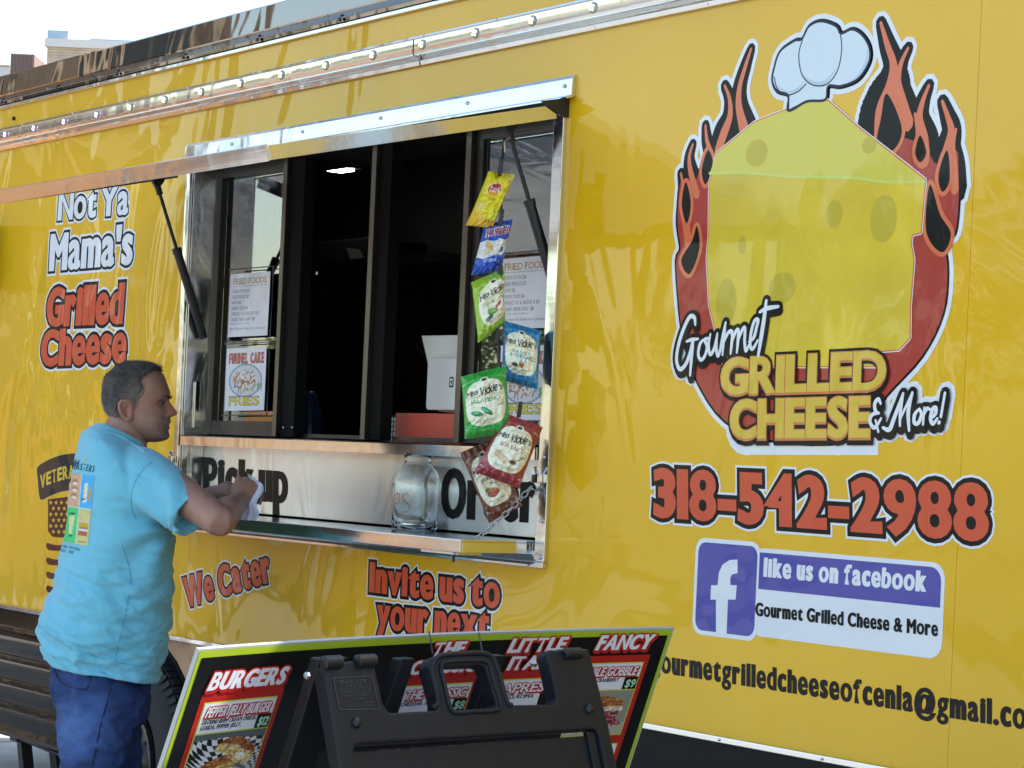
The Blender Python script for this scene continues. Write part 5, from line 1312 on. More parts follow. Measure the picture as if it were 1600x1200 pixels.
for yy in (.12, .22, .32): c.ell(.26, yy, .13, .045, S('#b98a58')); c.ell(.27, yy + .02, .10, .022, S('#ece2cc'))
for k in range(4): c.line([(.66, .16 + k * .07), (.76, .14 + k * .07)], .035, S('#e9e6cc'))
c.ell(.86, .26, .05, .10, S('#c9a544'), .3); c.line([(.58, .36), (.72, .34)], .012, S('#2a6a80'))
c.poly([(.15, .62), (.38, .60), (.32, .86), (.20, .86)], S('#e6dfa0')); c.line([(.14, .58), (.38, .57)], .012, S('#1d5c3a')); c.line([(.2, .90), (.34, .89)], .012, S('#1d5c3a'))
c.rect(.58, .64, .93, .68, S('#e8c8a8')); c.rect(.57, .68, .94, .74, S('#c9b22e')); c.rect(.58, .74, .93, .775, S('#b98a68')); c.rect(.58, .775, .93, .80, S('#eeeae0')); c.rect(.57, .80, .94, .87, S('#b4714e')); c.rect(.6, .95, .9, .96, S('#8a8040'))
clothprint('back_print', c, [(109, 739), (148, 744), (137.5, 853), (99, 847)], bs_, m_shirtink, PE)
c = Cv(150, 60, (-1, -1, -1)); c.text('MASTERS', .03, .78, .94, .42, S('#155a6a'), .03, .06, .1); c.text('M', .03, .80, .20, .62, S('#155a6a'), .02, .0, .15); c.ell(.55, .14, .06, .10, S('#c9c07a'))
clothprint('back_lettering', c, [(114, 712), (150, 718), (147, 744), (111, 738)], bs_, m_shirtink, PE, True)
c = Cv(120, 60, (-1, -1, -1)); c.text('NATIONAL', .12, .42, .84, .30, S('#155a6a'), .03, .06); c.text('GOLF CLUB', .05, .85, .62, .30, S('#155a6a'), .03, .06)
clothprint('back_lettering', c, [(95, 848), (128, 855), (124, 870), (94, 864)], bs_, m_shirtink, PE, True)
def seam(pts, bv, r, mat, name, parent, k=4, lift=.0):
    q = [cast(bv, x, y, lift) for x, y in smooth_poly(pts, k, False)]; q = [p for p in q if p]
    if len(q) > 2: return MB().tube(q, r, 5).build(name, mat, parent, smooth=True)
m_seam = M('shirt_seam', (.10, .37, .52), rough=.9); m_stitch = M('denim_stitch', (.012, .02, .07), rough=.9); m_fade = M('denim_edge', (.05, .10, .26), rough=.9)
seam([(237, 722), (220, 738), (208, 762), (205, 790), (212, 810)], bs_, .0013, m_seam, 'sleeve_seam', PE)
seam([(318, 777), (300, 800), (268, 826)], bs_, .0012, m_seam, 'hem_stitch', PE)
seam([(190, 850), (204, 900), (196, 960), (184, 1010), (180, 1034)], bs_, .0011, m_seam, 'side_seam', PE)
seam([(61, 978), (95, 1003), (150, 1026), (200, 1038), (236, 1042)], bs_, .0011, m_seam, 'hem_stitch', PE)
seam([(88, 1010), (86, 1040), (92, 1062), (112, 1074), (136, 1075), (142, 1050), (147, 1028)], bj_, .0022, m_stitch, 'pocket_seam', PE)
seam([(180, 1038), (172, 1080), (158, 1130), (148, 1180), (144, 1198)], bj_, .0024, m_stitch, 'leg_seam', PE)
# collar
seam([(164, 675), (176, 677), (192, 684), (210, 695), (226, 705)], bs_, .0035, m_shirt, 'collar', PE)
# napkin
nk = []; 
nv = 16
TLc, TRc, BRc, BLc = D(386, 739, 6.37), D(411, 756, 6.36), D(399, 813, 6.30), D(373, 812, 6.32)
for d_ in (0, .0012):
    for j in range(nv + 1):
        for i in range(nv + 1):
            u_, v_ = i / nv, j / nv; p = TLc.lerp(TRc, u_).lerp(BLc.lerp(BRc, u_), v_); nz = mnoise.noise(Vector((u_ * 3, v_ * 3, 5)))
            p += VV * (.018 * math.sin(u_ * 5 + v_ * 2) + .012 * nz) + RR * (.006 * math.sin(v_ * 9)) + VV * d_; p.z = max(p.z, 1.2572 + d_); nk.append(p)
mb = MB(); m_ = (nv + 1) ** 2; fc_ = [(j * (nv + 1) + i, j * (nv + 1) + i + 1, (j + 1) * (nv + 1) + i + 1, (j + 1) * (nv + 1) + i) for j in range(nv) for i in range(nv)]
mb.add(nk, fc_ + [tuple(m_ + k for k in reversed(f)) for f in fc_]); nap = mb.build('napkin', M('white_tissue', (.72, .75, .88), rough=.8, bump=.3, bs=60, bd=.003), smooth=True, fix=False)
tag(nap, 'crumpled white napkin held in the man\'s right hand above the shelf', 'napkin')

# ------------------------------------------------------------------ curved menu board
TW = [D(311, 1015, 3.207), D(700, 991, 3.70), D(1054, 981, 4.09)]
BH = 1.165
TW = [Vector((p.x, p.y, BH)) for p in TW]
LSEG = [(TW[1] - TW[0]).length, (TW[2] - TW[1]).length]; BWd = sum(LSEG)
smid = LSEG[0] / BWd
def btop(s_):      # quadratic through the three points
    l0 = (s_ - smid) * (s_ - 1) / ((0 - smid) * (0 - 1)); l1 = s_ * (s_ - 1) / (smid * (smid - 1)); l2 = s_ * (s_ - smid) / (1 * (1 - smid))
    return TW[0] * l0 + TW[1] * l1 + TW[2] * l2
def bfn(a, b, l=0.):      # a along the top in metres, b down (negative), l towards the viewer
    s_ = a / BWd; k = .47 - .10 * s_
    lean = Vector((-.996, -.089, 0)) * k + Vector((0, 0, -1))
    p = btop(s_) + lean.normalized() * (-b)
    tg_ = (btop(s_ + .01) - btop(s_ - .01)).normalized(); n = tg_.cross(lean).normalized()
    if n.dot(CAMP - p) < 0: n = -n
    return p + n * l
def binv(px, py):
    a, b = BWd / 2, -.1
    for _ in range(12):
        f0 = proj(bfn(a, b)); fa = proj(bfn(a + .001, b)); fb = proj(bfn(a, b + .001))
        J = np.array([[(fa[0] - f0[0]) / .001, (fb[0] - f0[0]) / .001], [(fa[1] - f0[1]) / .001, (fb[1] - f0[1]) / .001]])
        d = np.linalg.solve(J, np.array([px - f0[0], py - f0[1]])); a += d[0]; b += d[1]
    return (a, b)
BHt = .66
MBd = empty('menu_board', bfn(BWd / 2, -BHt), 'wide black menu board with lime border, red frames and burger photo headed BURGERS', 'menu board')
m_lime = M('lime_border_print', S('#a8c22c'), rough=.45, coat=.15); m_bk = M('board_black_print', (.006, .006, .006), rough=.4, coat=.2, spec=.3); m_rd = M('board_red_print', S('#b5201a'), rough=.45, coat=.15)
m_bw = M('board_white_print', (.74, .76, .86), rough=.5); m_by = M('board_yellow_line', S('#c9cf4a'), rough=.5); m_bedge = M('board_edge', (.45, .47, .48), rough=.4)
def bsheet(a0, b0, a1, b1, l, mat, name, thick=None):
    n = max(2, int((a1 - a0) / .03)); m_ = max(1, int((b0 - b1) / .1)); mb = MB()
    V = [bfn(a0 + (a1 - a0) * i / n, b0 + (b1 - b0) * j / m_, l) for j in range(m_ + 1) for i in range(n + 1)]
    Fc = [(j * (n + 1) + i, (j + 1) * (n + 1) + i, (j + 1) * (n + 1) + i + 1, j * (n + 1) + i + 1) for j in range(m_) for i in range(n)]
    mb.add(V, Fc)
    if thick:
        mb.add([bfn(a0 + (a1 - a0) * i / n, b0 + (b1 - b0) * j / m_, l - thick) for j in range(m_ + 1) for i in range(n + 1)], [tuple(reversed(f)) for f in Fc])
        rim_ = [i for i in range(n + 1)] + [j * (n + 1) + n for j in range(1, m_ + 1)] + [m_ * (n + 1) + i for i in range(n - 1, -1, -1)] + [j * (n + 1) for j in range(m_ - 1, 0, -1)]
        t = len(V); mb.add([], []); k_ = len(rim_)
        for q in range(k_): mb.f.append((rim_[q], rim_[(q + 1) % k_], t + rim_[(q + 1) % k_], t + rim_[q])); mb.m.append(0)
    o = mb.build(name, mat, MBd, smooth=False, fix=bool(thick)); return o
bsheet(0, 0, BWd, -BHt, 0, m_bedge, 'backing_board', .006)
bsheet(.003, -.003, BWd - .003, -BHt + .003, .0006, m_lime, 'lime_border')
bsheet(.0115, -.0145, BWd - .0115, -BHt + .018, .0012, m_bk, 'black_field')
a00 = binv(315, 1085); a01 = binv(444, 1072.5); w1 = a01[0] - a00[0]
pr_ = binv(1018, 1022); pl_ = binv(1018 - 118, 1024)
frames = [(a00[0], a01[0], a00[1]), (None, None, None)]
fr = [(a00[0], a01[0], min(a00[1], a01[1]))]
rgt = pr_[0]; wd_ = w1
c2 = binv(632, 1058)[0]; c3 = binv(766, 1051)[0]
tops = [fr[0][2], binv(640, 1059)[1], binv(780, 1050)[1], pr_[1]]
lefts = [a00[0], c2 - .01, c3 - .01, rgt - wd_ * 1.02]
photos = []
for i in range(4):
    x0_, x1_, t_ = lefts[i], lefts[i] + wd_, tops[i]
    bsheet(x0_, t_, x1_, -BHt + .05, .0018, m_rd, 'red_frame')
    b1 = t_ - .014
    PB = -.054
    for r_ in range(2):
        y0_ = b1 - r_ * .165; 
        bsheet(x0_ + .011, y0_, x1_ - .011, y0_ - .148, .0023, m_by, 'yellow_line')
        bsheet(x0_ + .0135, y0_ - .0025, x1_ - .0135, y0_ + PB, .0028, m_bw, 'white_panel')
        photos.append((i, r_, x0_ + .0135, y0_ + PB - .0025, x1_ - .0135, y0_ - .1455))
        bsheet(x1_ - .046, y0_ + PB + .025, x1_ - .0135, y0_ + PB, .0032, m_bk, 'price_box')
def btext(txt, a, b, w, h, k, gap, mats, grows, space=.45, shear=.22, sh=None):
    P, SG = layout(txt, w, h, k, gap, space, shear); f = lambda q: (a + q[0], b + q[1]); P = [[f(q) for q in p] for p in P]; SG = mapsg(SG, f)
    L = []
    for m, g, dx, dy in zip(mats, grows, (sh or [0] * len(mats)), [-(q or 0) for q in (sh or [0] * len(mats))]):
        pl = (fillc(SG) if g else []) + fat(P, SG, (k + g) * h, (k * .5 + g) * h); L.append((pl + (shift(pl, dx, dy) + shift(pl, dx * .5, dy * .5) if dx else []), m))
    return L
def bput(name, L, lift): flat(name, bfn, L, MBd, lift0=lift, dl=.0004)
m_mint = M('mint_price_ink', S('#a9dcc0'), rough=.5)
h1_ = binv(316, 1075); h1r = binv(446, 1059); 
bput('heading', btext('BURGERS', a00[0] + .004, tops[0] + .007, wd_ * .93, .031, .10, .03, (m_rd, m_bw), (.09, 0), sh=[.004, 0]), .0030)
bput('heading', btext('THE', binv(671, 1021)[0], tops[1] + .040, .078, .026, .10, .03, (m_rd, m_bw), (.09, 0), sh=[.004, 0]), .0030)
bput('heading', btext('CLASSIC', lefts[1] + .012, tops[1] + .007, .165, .026, .10, .03, (m_rd, m_bw), (.09, 0), sh=[.004, 0]), .0030)
bput('heading', btext('LITTLE', binv(790, 1017)[0], tops[2] + .038, .140, .028, .10, .03, (m_rd, m_bw), (.09, 0), sh=[.004, 0]), .0030)
bput('heading', btext('ITALY', binv(790, 1041)[0], tops[2] + .004, .125, .027, .10, .03, (m_rd, m_bw), (.09, 0), sh=[.004, 0]), .0030)
bput('heading', btext('FANCY', binv(928, 1012)[0], tops[3] + .012, .135, .030, .10, .03, (m_rd, m_bw), (.09, 0), sh=[.004, 0]), .0030)
for i, (nm, l1, l2, pr) in enumerate((('PEPPER JELLY BURGER', 'GROUND BEEF, CREAM CHEESE,', 'GOUDA, PEPPER JELLY.', '$12'), ('THE CLASSIC', 'CHEDDAR, AMERICAN', '', '$8'), ('CAPRESE', 'TOMATO, ROMA', '', '$9'), ('GOBBLE GOBBLE', 'TURKEY, BRIE CRANBERRY', '', '$9'))):
    x0_, t_ = lefts[i], tops[i] - .014
    bput('dish_name', btext(nm, x0_ + .020, t_ + PB * .48, wd_ - .044, -PB * .33, .05, .05, (m_rd, m_bw), (.085, .0), sh=[.0022, 0]), .0036)
    bput('dish_text', btext(l1, x0_ + .018, t_ + PB * .70, (wd_ - .066) * (1 if i == 0 else .9), .0072, .05, .12, (m_bk,), (0,)), .0036)
    if l2: bput('dish_text', btext(l2, x0_ + .018, t_ + PB * .88, (wd_ - .066) * .75, .0072, .05, .12, (m_bk,), (0,)), .0036)
    bput('price', btext(pr, x0_ + wd_ - .042, t_ + PB + .004, .024, .016, .06, .06, (m_mint,), (0,), shear=.1), .0042)
def photo(kind, w=120, h=104):
    c = Cv(w, h, (.1, .1, .1)); X, Y = c.X, c.Y
    g = np.array([mnoise.noise(Vector((x * 3, y * 3, kind * 7))) for y in np.linspace(0, 1, 26) for x in np.linspace(0, 1, 30)]).reshape(26, 30)
    gi = g[(Y * 25).astype(int), (X * 29).astype(int)]
    per = .55 + .9 * Y; U_ = (X - .5) / (1.9 - Y) * 24 + 1.2 * np.sin(Y * 5 + X * 3); V_ = 9 / (1.25 - .55 * Y + .12 * np.sin(X * 5))* 2.6
    chk = ((np.floor(U_) + np.floor(V_)) % 2) == 0
    if kind == 0:
        c.a[chk] = S('#d9dbe0'); c.a[~chk] = S('#15171c'); c.a[Y < .10 + .08 * np.abs(X - .4)] = S('#56605f')
    else:
        c.a[:] = S('#8b8d80'); c.a[Y > .72] = S('#a9a695')
    nz = lambda s_, z: np.array([mnoise.fractal(Vector((x * s_, y * s_, z)), 1, 2, 3) for y in np.linspace(0, 1, h) for x in np.linspace(0, 1, w)]).reshape(h, w)
    n1 = nz(9, kind); n2 = nz(22, kind + 3)
    def blob(pts, base, dark, lite):
        m = c.mask(smooth_poly(pts, 5)); 
        if m is None: return
        sl, k = m; a, b, d = (np.array(S(q)) for q in (base, dark, lite)); t = np.clip(n1[sl] * 1.4 + .5, 0, 1)[..., None]; u_ = np.clip(n2[sl] * 2.2 - .1, 0, 1)[..., None]
        v = a * (1 - t) + b * t; v = v * (1 - u_) + d * u_; c.a[sl][k] = v[k]
    if kind == 0:
        blob([(.10, .90), (.14, .72), (.45, .48), (.62, .52), (.70, .66), (.45, .80), (.2, .95)], '#a8622a', '#6b3214', '#d99a4c')
        blob([(.10, .92), (.16, .80), (.45, .68), (.68, .60), (.70, .70), (.50, .82), (.22, .96)], '#d6b25a', '#a8742e', '#f0e3b0')
        blob([(.36, .30), (.45, .14), (.66, .12), (.88, .30), (.93, .44), (.80, .40), (.60, .26)], '#9c5524', '#5c2a10', '#cf8a3e')
        blob([(.34, .34), (.42, .22), (.60, .27), (.80, .40), (.92, .48), (.88, .64), (.74, .66), (.62, .56), (.50, .44)], '#dcbf62', '#b08232', '#f3ead0')
        blob([(.66, .44), (.78, .46), (.82, .56), (.72, .60)], '#efe6d0', '#dcd2a8', '#ffffff')
    else:
        blob([(.0, .30), (.1, .14), (.5, .10), (.8, .18), (.92, .34), (.6, .38), (.2, .36)], '#a86a38', '#7a4320', '#d99a5c')
        blob([(.0, .36), (.3, .36), (.7, .36), (.9, .36), (.88, .50), (.5, .52), (.1, .5)], '#e0cdb0', '#b8977a', '#f4eee2')
        blob([(.05, .52), (.4, .50), (.85, .46), (.84, .62), (.95, .78), (.6, .80), (.2, .84)], '#8c2434', '#5a1220', '#d9a0a8')
        blob([(.05, .84), (.5, .82), (.8, .84), (.7, .94), (.1, .95)], '#dcc9a8', '#b89a72', '#f0e6d2')
    return c
for i, r_, x0_, y0_, x1_, y1_ in photos:
    if r_ == 1 and i in (1, 2): continue
    cvmesh('food_photo', photo(0 if i == 0 else i), lambda u_, v_: bfn(x0_ + (x1_ - x0_) * u_, y0_ + (y1_ - y0_) * v_, .0029), m_ink, MBd, smooth=False)

# ------------------------------------------------------------------ plastic sign stand (A-frame)
m_sign = M('grey_black_plastic', (.008, .010, .015), spec=.3, rough=.5, var=.12, vs=30, bump=.35, bs=500, bd=.0008)
m_signd = M('dark_moulded_plastic', (.006, .007, .010), rough=.45, bump=.3, bs=500, bd=.0008)
hA = onZ(503, 1034, 1.145); hB = onZ(925, 1020, 1.145)
rdir = (hB - hA).normalized(); fdir = Vector((rdir.y, -rdir.x, 0)).normalized()
if fdir.x < 0: fdir = -fdir
AW = (hB - hA).length
sl_ = .36
dn1 = (Vector((0, 0, -1)) + fdir * sl_).normalized(); nf = dn1.cross(rdir).normalized()
if nf.dot(CAMP - hA) < 0: nf = -nf
O_ = hA + fdir * .012
def sfn(a, b, l=0.): return O_ + rdir * a + dn1 * b + nf * l      # b is down
def sinv(px, py):
    r = ray(px, py); t = (O_ - CAMP).dot(nf) / r.dot(nf); q = CAMP + r * t - O_; return (q.dot(rdir), q.dot(dn1))
ST = empty('sign_stand', O_ + rdir * AW / 2 + Vector((0, 0, -1.1)), 'black plastic folding sign stand with carry handle in front of the menu board', 'sign stand')
def SI(pts): return [sinv(*p) for p in pts]
def plate(name, polys, l0, l1, mat, bevel=.002, holes=()):
    """solid plate from a union of polygons, between two lifts; holes cut by leaving them out"""
    P = []
    for p in polys: P.append(p)
    v, t = union(P)
    if holes:
        V = []; Fc = []
        for p in polys + list(holes):
            if sum(p[i - 1][0] * p[i][1] - p[i][0] * p[i - 1][1] for i in range(len(p))) < 0: p = p[::-1]
            b = len(V); V += [Vector(q) for q in p]; Fc.append(list(range(b, b + len(p))))
        r = delaunay_2d_cdt(V, [], Fc, 1, 1e-6); v = [(q.x, q.y) for q in r[0]]; nh = len(polys); t = [tt for tt, q in zip(r[2], r[5]) if q and all(k < nh for k in q)]
    ec = Counter()
    for f in t:
        for i in range(3): ec[(f[i], f[(i + 1) % 3])] += 1
    n = len(v); mb = MB(); mb.v = [tuple(sfn(a, b, l1)) for a, b in v] + [tuple(sfn(a, b, l0)) for a, b in v]
    mb.f = [tuple(f) for f in t] + [tuple(n + k for k in reversed(f)) for f in t] + [(j, i, n + i, n + j) for (i, j) in ec if (j, i) not in ec]
    mb.m = [0] * len(mb.f)
    me = mb.mesh(name); bm = bmesh.new(); bm.from_mesh(me)
    bmesh.ops.dissolve_limit(bm, angle_limit=.02, verts=bm.verts, edges=bm.edges)
    ed = [e for e in bm.edges if len(e.link_faces) == 2 and e.calc_face_angle(0) > .9]
    if bevel: bmesh.ops.bevel(bm, geom=ed, offset=bevel, segments=2, affect='EDGES', profile=.6)
    bm.to_mesh(me); bm.free(); o = link(name, me, ST, [mat]); return o
def rnd(pts, k=1):      # soften corners a little
    out = []
    n = len(pts)
    for i in range(n):
        a, b, c = Vector(pts[i - 1]), Vector(pts[i]), Vector(pts[(i + 1) % n]); r = min(.012, (a - b).length * .3, (c - b).length * .3)
        p = b + (a - b).normalized() * r; q = b + (c - b).normalized() * r
        out += [tuple(p), tuple((p + q + b * 2) / 4), tuple(q)]
    return out
c5 = lambda x, y: (460 + x / 5.333, 980 + y / 5.333); c6 = lambda x, y: (740 + x / 5, 970 + y / 5)
outl = [c5(238, 300), c5(655, 262), c5(700, 450), c5(740, 640), c5(790, 712), c5(1195, 690), c5(1195, 600), c5(1120, 330), c5(1150, 245), c5(1230, 222), c6(45, 262), c6(130, 270), c6(190, 350), c6(240, 560), c6(275, 655), c6(640, 650), c6(650, 600), c6(590, 330), c6(575, 262), c6(590, 225), c6(880, 228), c6(915, 262), c6(1060, 830), c6(1120, 1150)]
of = SI(outl); bL = sinv(*c5(385, 1173)); L0 = of[0]
dz = bL[1] + .62; slopeL = (bL[0] - L0[0]) / (bL[1] - L0[1])
bot = 1.10
of = of[:-1] + [(of[-2][0] + .0, bot), (L0[0] + slopeL * (bot - L0[1]) * .2, bot)]
hole1 = SI([c5(1240, 345), c5(1270, 322), c5(1560, 312), c5(1600, 330), c6(90, 345), c6(120, 380), c6(170, 560), c6(178, 640), c6(150, 680), c5(1350, 690), c5(1300, 650), c5(1255, 430)])
hole1 = SI([(691.5, 1045), (695, 1041), (752, 1039), (759, 1043), (776, 1100), (774, 1105), (713, 1109), (707, 1104)])
recs = SI([c5(485, 975), c6(970, 842), c6(1110, 1500), c5(560, 1700)])
r0 = recs[0]; r1 = recs[1]
win = [(r0[0], r0[1]), (r1[0], r1[1]), (r1[0] + .0, bot - .08), (r0[0], bot - .08)]
plate('front_panel', [rnd(of)], -.028, 0, m_sign, .004, holes=[rnd(hole1), rnd(win)])
# inset writing panel, set back, with the dark slot above it
s0 = SI([c5(500, 1030)])[0]; s1 = SI([c6(910, 885)])[0]
ins = [(s0[0], s0[1]), (s1[0], s1[1]), (r1[0] - .004, bot - .09), (r0[0] + .004, bot - .09)]
plate('inset_panel', [ins], -.022, -.012, m_sign, .001)
# rim of the recess
plate('recess_rim', [[(r1[0] - .020, r1[1] + .002), (r1[0] - .002, r1[1] + .002), (r1[0] - .002, bot - .085), (r1[0] - .020, bot - .085)]], -.016, -.006, m_sign, .002)
# raised rim of the handle, knuckles, bolts
def pathtube(name, pts, r, mat, l=.004, closed=False):
    q = [sfn(*sinv(*p), l) for p in smooth_poly(pts, 3, closed)]
    if closed: q.append(q[0])
    return MB().tube(q, r, 10, caps=not closed).build(name, mat, ST, smooth=True)
pathtube('handle_rim', [(688, 1043), (696, 1035), (724, 1033), (754, 1033), (764, 1041), (772, 1070), (781, 1098), (776, 1110), (740, 1112), (713, 1114), (703, 1106), (695, 1074)], .0035, m_sign, .001, True)
pathtube('handle_rim', [(676, 1105), (684, 1100), (683, 1080), (675, 1046), (680, 1032), (692, 1024), (730, 1021), (757, 1021), (770, 1028), (778, 1046), (786, 1075), (793, 1098), (800, 1102)], .0045, m_sign, -.001)
for x0_, x1_, y_ in ((504, 531, 1033), (556, 584, 1031)):
    a_, b_ = sfn(*sinv(x0_, y_ + 3), .002), sfn(*sinv(x1_, y_ + 1.5), .002); MB().tube([a_, a_.lerp(b_, .03), a_.lerp(b_, .97), b_], [.009, .0105, .0105, .009], 12).build('hinge_knuckle', m_signd, ST, auto=50)
a_, b_ = sfn(*sinv(880, 1022), .002), sfn(*sinv(905, 1021), .002); MB().tube([a_, a_.lerp(b_, .03), a_.lerp(b_, .97), b_], [.008, .0095, .0095, .008], 12).build('hinge_knuckle', m_signd, ST, auto=50)
def bolt(px, py, r):
    c_ = sinv(px, py); mb = MB(); n = 20; prof = [(r * 1.0, -.001), (r, .003), (r * .8, .0055), (0, .006)]
    rows = [[sfn(c_[0] + q * math.cos(t), c_[1] + q * math.sin(t), h) for t in [2 * math.pi * k / n for k in range(n)]] for q, h in prof]; grid(rows, cap=False).build('bolt', m_signd, ST, smooth=True)
bolt(556.5, 1129, .0085); bolt(920, 1108, .0085)
# label plate: raised frame and letters
lp = [sinv(*c5(*q)) for q in ((320, 425), (640, 408), (705, 680), (372, 690))]
fr_ = []; 
for i in range(4): fr_.append(capsule(lp[i], lp[(i + 1) % 4], .0008))
lt = []
def stext(txt, bl, br, tl, k=.05, gap=.1):
    A, B, T = (Vector(sinv(*c5(*q))) for q in (bl, br, tl)); h = (T - A).length; Wd = (B - A).length; ex = (B - A) / Wd; ey = (T - A) / h
    P, SG = layout(txt, Wd, h, k, gap, .5); f = lambda q: tuple(A + ex * q[0] + ey * q[1]); return fat([[f(q) for q in p] for p in P], mapsg(SG, f), k * h, k * h * .6)
lt += stext('SIGNICADE', (372, 472), (600, 462), (365, 440)); lt += stext('DELUXE', (428, 500), (560, 494), (424, 476)); lt += stext('PLASTICADE PRODUCTS', (380, 527), (625, 515), (378, 508), .03)
lt += stext('WWW.PLASTICADE.COM', (384, 557), (638, 545), (380, 535), .03); lt += stext('(800) 772-0355', (415, 586), (618, 574), (410, 564), .03); lt += stext('U.S. PATENTS', (460, 610), (592, 602), (456, 592), .03); lt += stext('7,207,449', (562, 642), (660, 634), (560, 624), .03); lt += stext('OTHER PATENTS PENDING', (435, 672), (655, 660), (432, 654), .03)
flat('moulded_label', lambda a, b, l: sfn(a, b, l), [(fr_ + lt, M('lit_letter_edge', (.028, .032, .042), rough=.5))], ST, lift0=.0012)  # paler tone imitates light catching the moulded edges
mb_ = []
A, B, T = Vector(sinv(703, 1033)), Vector(sinv(744, 1031)), Vector(sinv(702, 1029)); h = (T - A).length; Wd = (B - A).length
# rear panel: legs and bar, leaning back the other way
dn2 = (Vector((0, 0, -1)) - fdir * .40).normalized()
def rfn(a, b, t): return O_ - fdir * .03 + rdir * a + dn2 * b + fdir * t
def rbox(a0, b0, a1, b1, name):
    MB().prism([(a0, b0), (a1, b0), (a1, b1), (a0, b1)], lambda p: rfn(p[0], p[1], -.012), lambda p: rfn(p[0], p[1], .012)).build(name, m_signd, ST, bevel=.003)
rbox(.0, -.005, .055, 1.08, 'rear_leg'); rbox(AW - .055, -.005, AW, 1.08, 'rear_leg'); rbox(.0552, .12, AW - .0552, .16, 'rear_bar'); rbox(.0552, .62, AW - .0552, .70, 'rear_bar')
hq = sinv(676, 1100)[0]; hr = sinv(795, 1100)[0]
rbox(hq - .03, .0, hq - .002, .118, 'rear_handle'); rbox(hr + .002, .0, hr + .03, .118, 'rear_handle')
for i, px in enumerate((672, 750)):
    py = 988 if i == 0 else 990
    t = [D(px - 2, py - 1, 3.66), D(px + 1, py + 12, 3.62), D(px + 4, py + 34, 3.60)]; MB().tube(t + [D(px + 7, py + 33, 3.60)], .0014, 6).build('zip_tie', m_blackp, ST)
for (px, py) in ((494, 1052), (847, 1033)):
    c_ = sfn(*sinv(px, py), -.014) - rdir * .004
    MB().lathe((0, 0, 0), [(.006, 0), (.006, -.004), (.003, -.007), (0, -.008)], 6, 'y').build('side_bolt', m_zinc, ST).location = c_ - Vector(ST.location) if True else None
for k in (0, AW - .03): MB().obox(sfn(k + .015, bot + .01, -.014), rdir * .02, fdir * .02, Vector((0, 0, .012))).build('foot', m_signd, ST)

# ------------------------------------------------------------------ across the street: what the trailer mirrors
m_rb = M('red_brick_wall', (.165, .135, .115), rough=.9, var=.3, vs=4, col2=(.11, .09, .078), bump=.3, bs=12, bd=.02)
m_trimw = M('stone_trim', (.42, .36, .28), rough=.85)
m_fw = M('dark_window', (.03, .035, .04), rough=.08)
e = empty('street_building', (-29, -5, 0), 'red brick street building with stone bands across the street, mirrored in the trailer side', 'building')
MB().box((-38, -8.3, 0), (-21.8, 3.5, 10.2)).build('wall', m_rb, e)
MB().box((-38.2, -8.5, 10.201), (-21.6, 3.7, 10.7)).build('cornice', m_trimw, e)
MB().box((-21.799, -8.28, 4.4), (-21.66, 3.48, 4.75)).build('stone_band', m_trimw, e)
for fl_ in (0, 1):
    for k in range(5):
        y_ = -7.7 + k * 2.3; z_ = 1.0 + fl_ * 4.7
        w_ = MB().box((-21.79, y_, z_), (-21.72, y_ + 1.2, z_ + 2.3)).build('window', m_trimw, e)
        MB().box((-21.719, y_ + .12, z_ + .14), (-21.70, y_ + 1.08, z_ + 2.16)).build('pane', m_fw, w_)
m_leaf = M('tree_leaves', (.075, .115, .030), rough=.6, var=.4, vs=.8); m_bark = M('tree_bark', (.10, .075, .055), rough=.9, var=.3)
def leafmesh(seed, R_, H_):
    r_ = random.Random(seed); mb = MB(); cl = [(r_.uniform(-.6, .6) * R_, r_.uniform(-.6, .6) * R_, H_ * r_.uniform(.38, .92), r_.uniform(.28, .5) * R_) for _ in range(16)]
    for _ in range(2600):
        cx_, cy_, cz_, rr_ = r_.choice(cl); v = Vector([r_.gauss(0, 1) for _ in range(3)]).normalized() * rr_ * r_.uniform(.55, 1.05); p = Vector((cx_, cy_, cz_)) + v
        a_ = Vector([r_.gauss(0, 1) for _ in range(3)]).normalized(); b_ = a_.orthogonal().normalized() * r_.uniform(.05, .10); a_ = a_ * r_.uniform(.08, .16)
        i0 = len(mb.v); mb.v += [tuple(p - a_), tuple(p + b_), tuple(p + a_), tuple(p - b_)]; mb.f.append((i0, i0 + 1, i0 + 2, i0 + 3)); mb.m.append(0)
    me = mb.mesh('crown', fix=False); me.materials.append(m_leaf); return me
protos = [(leafmesh(k, 2.4, 7), 7) for k in range(3)]
tk = MB(); tk.tube([(0, 0, 0), (.05, 0, 1.6), (.1, .08, 3.2), (.4, .3, 5.2)], [.22, .17, .13, .05], 8); tk.tube([(.05, 0, 2.0), (-.5, .3, 3.4), (-.9, .5, 4.8)], [.12, .08, .03], 6); tk.tube([(.07, 0, 2.3), (.5, -.6, 3.6), (.8, -.9, 5)], [.11, .07, .03], 6)
tkm = tk.mesh('trunk'); tkm.materials.append(m_bark)
tl = [(-42, -17, .62), (-39.5, -21, .70), (-37.5, -25, .85), (-34.5, -28.5, 1.0), (-31.5, -31.5, 1.12), (-28.5, -34.5, 1.10), (-26, -37.5, 1.0), (-23.5, -40, .9), (-45, -27, 1.1)]
for i, (x_, y_, s_) in enumerate(tl):
    t_ = empty('street_tree', (x_, y_, 0), 'leafy green street tree across the road, seen only as a reflection', 'tree', 'trees across the road'); t_.scale = (s_, s_, s_); t_.rotation_euler.z = i * 1.3
    for nm, me in (('crown', protos[i % 3][0]), ('trunk', tkm)):
        o = bpy.data.objects.new(nm, me); COL.objects.link(o); o.parent = t_
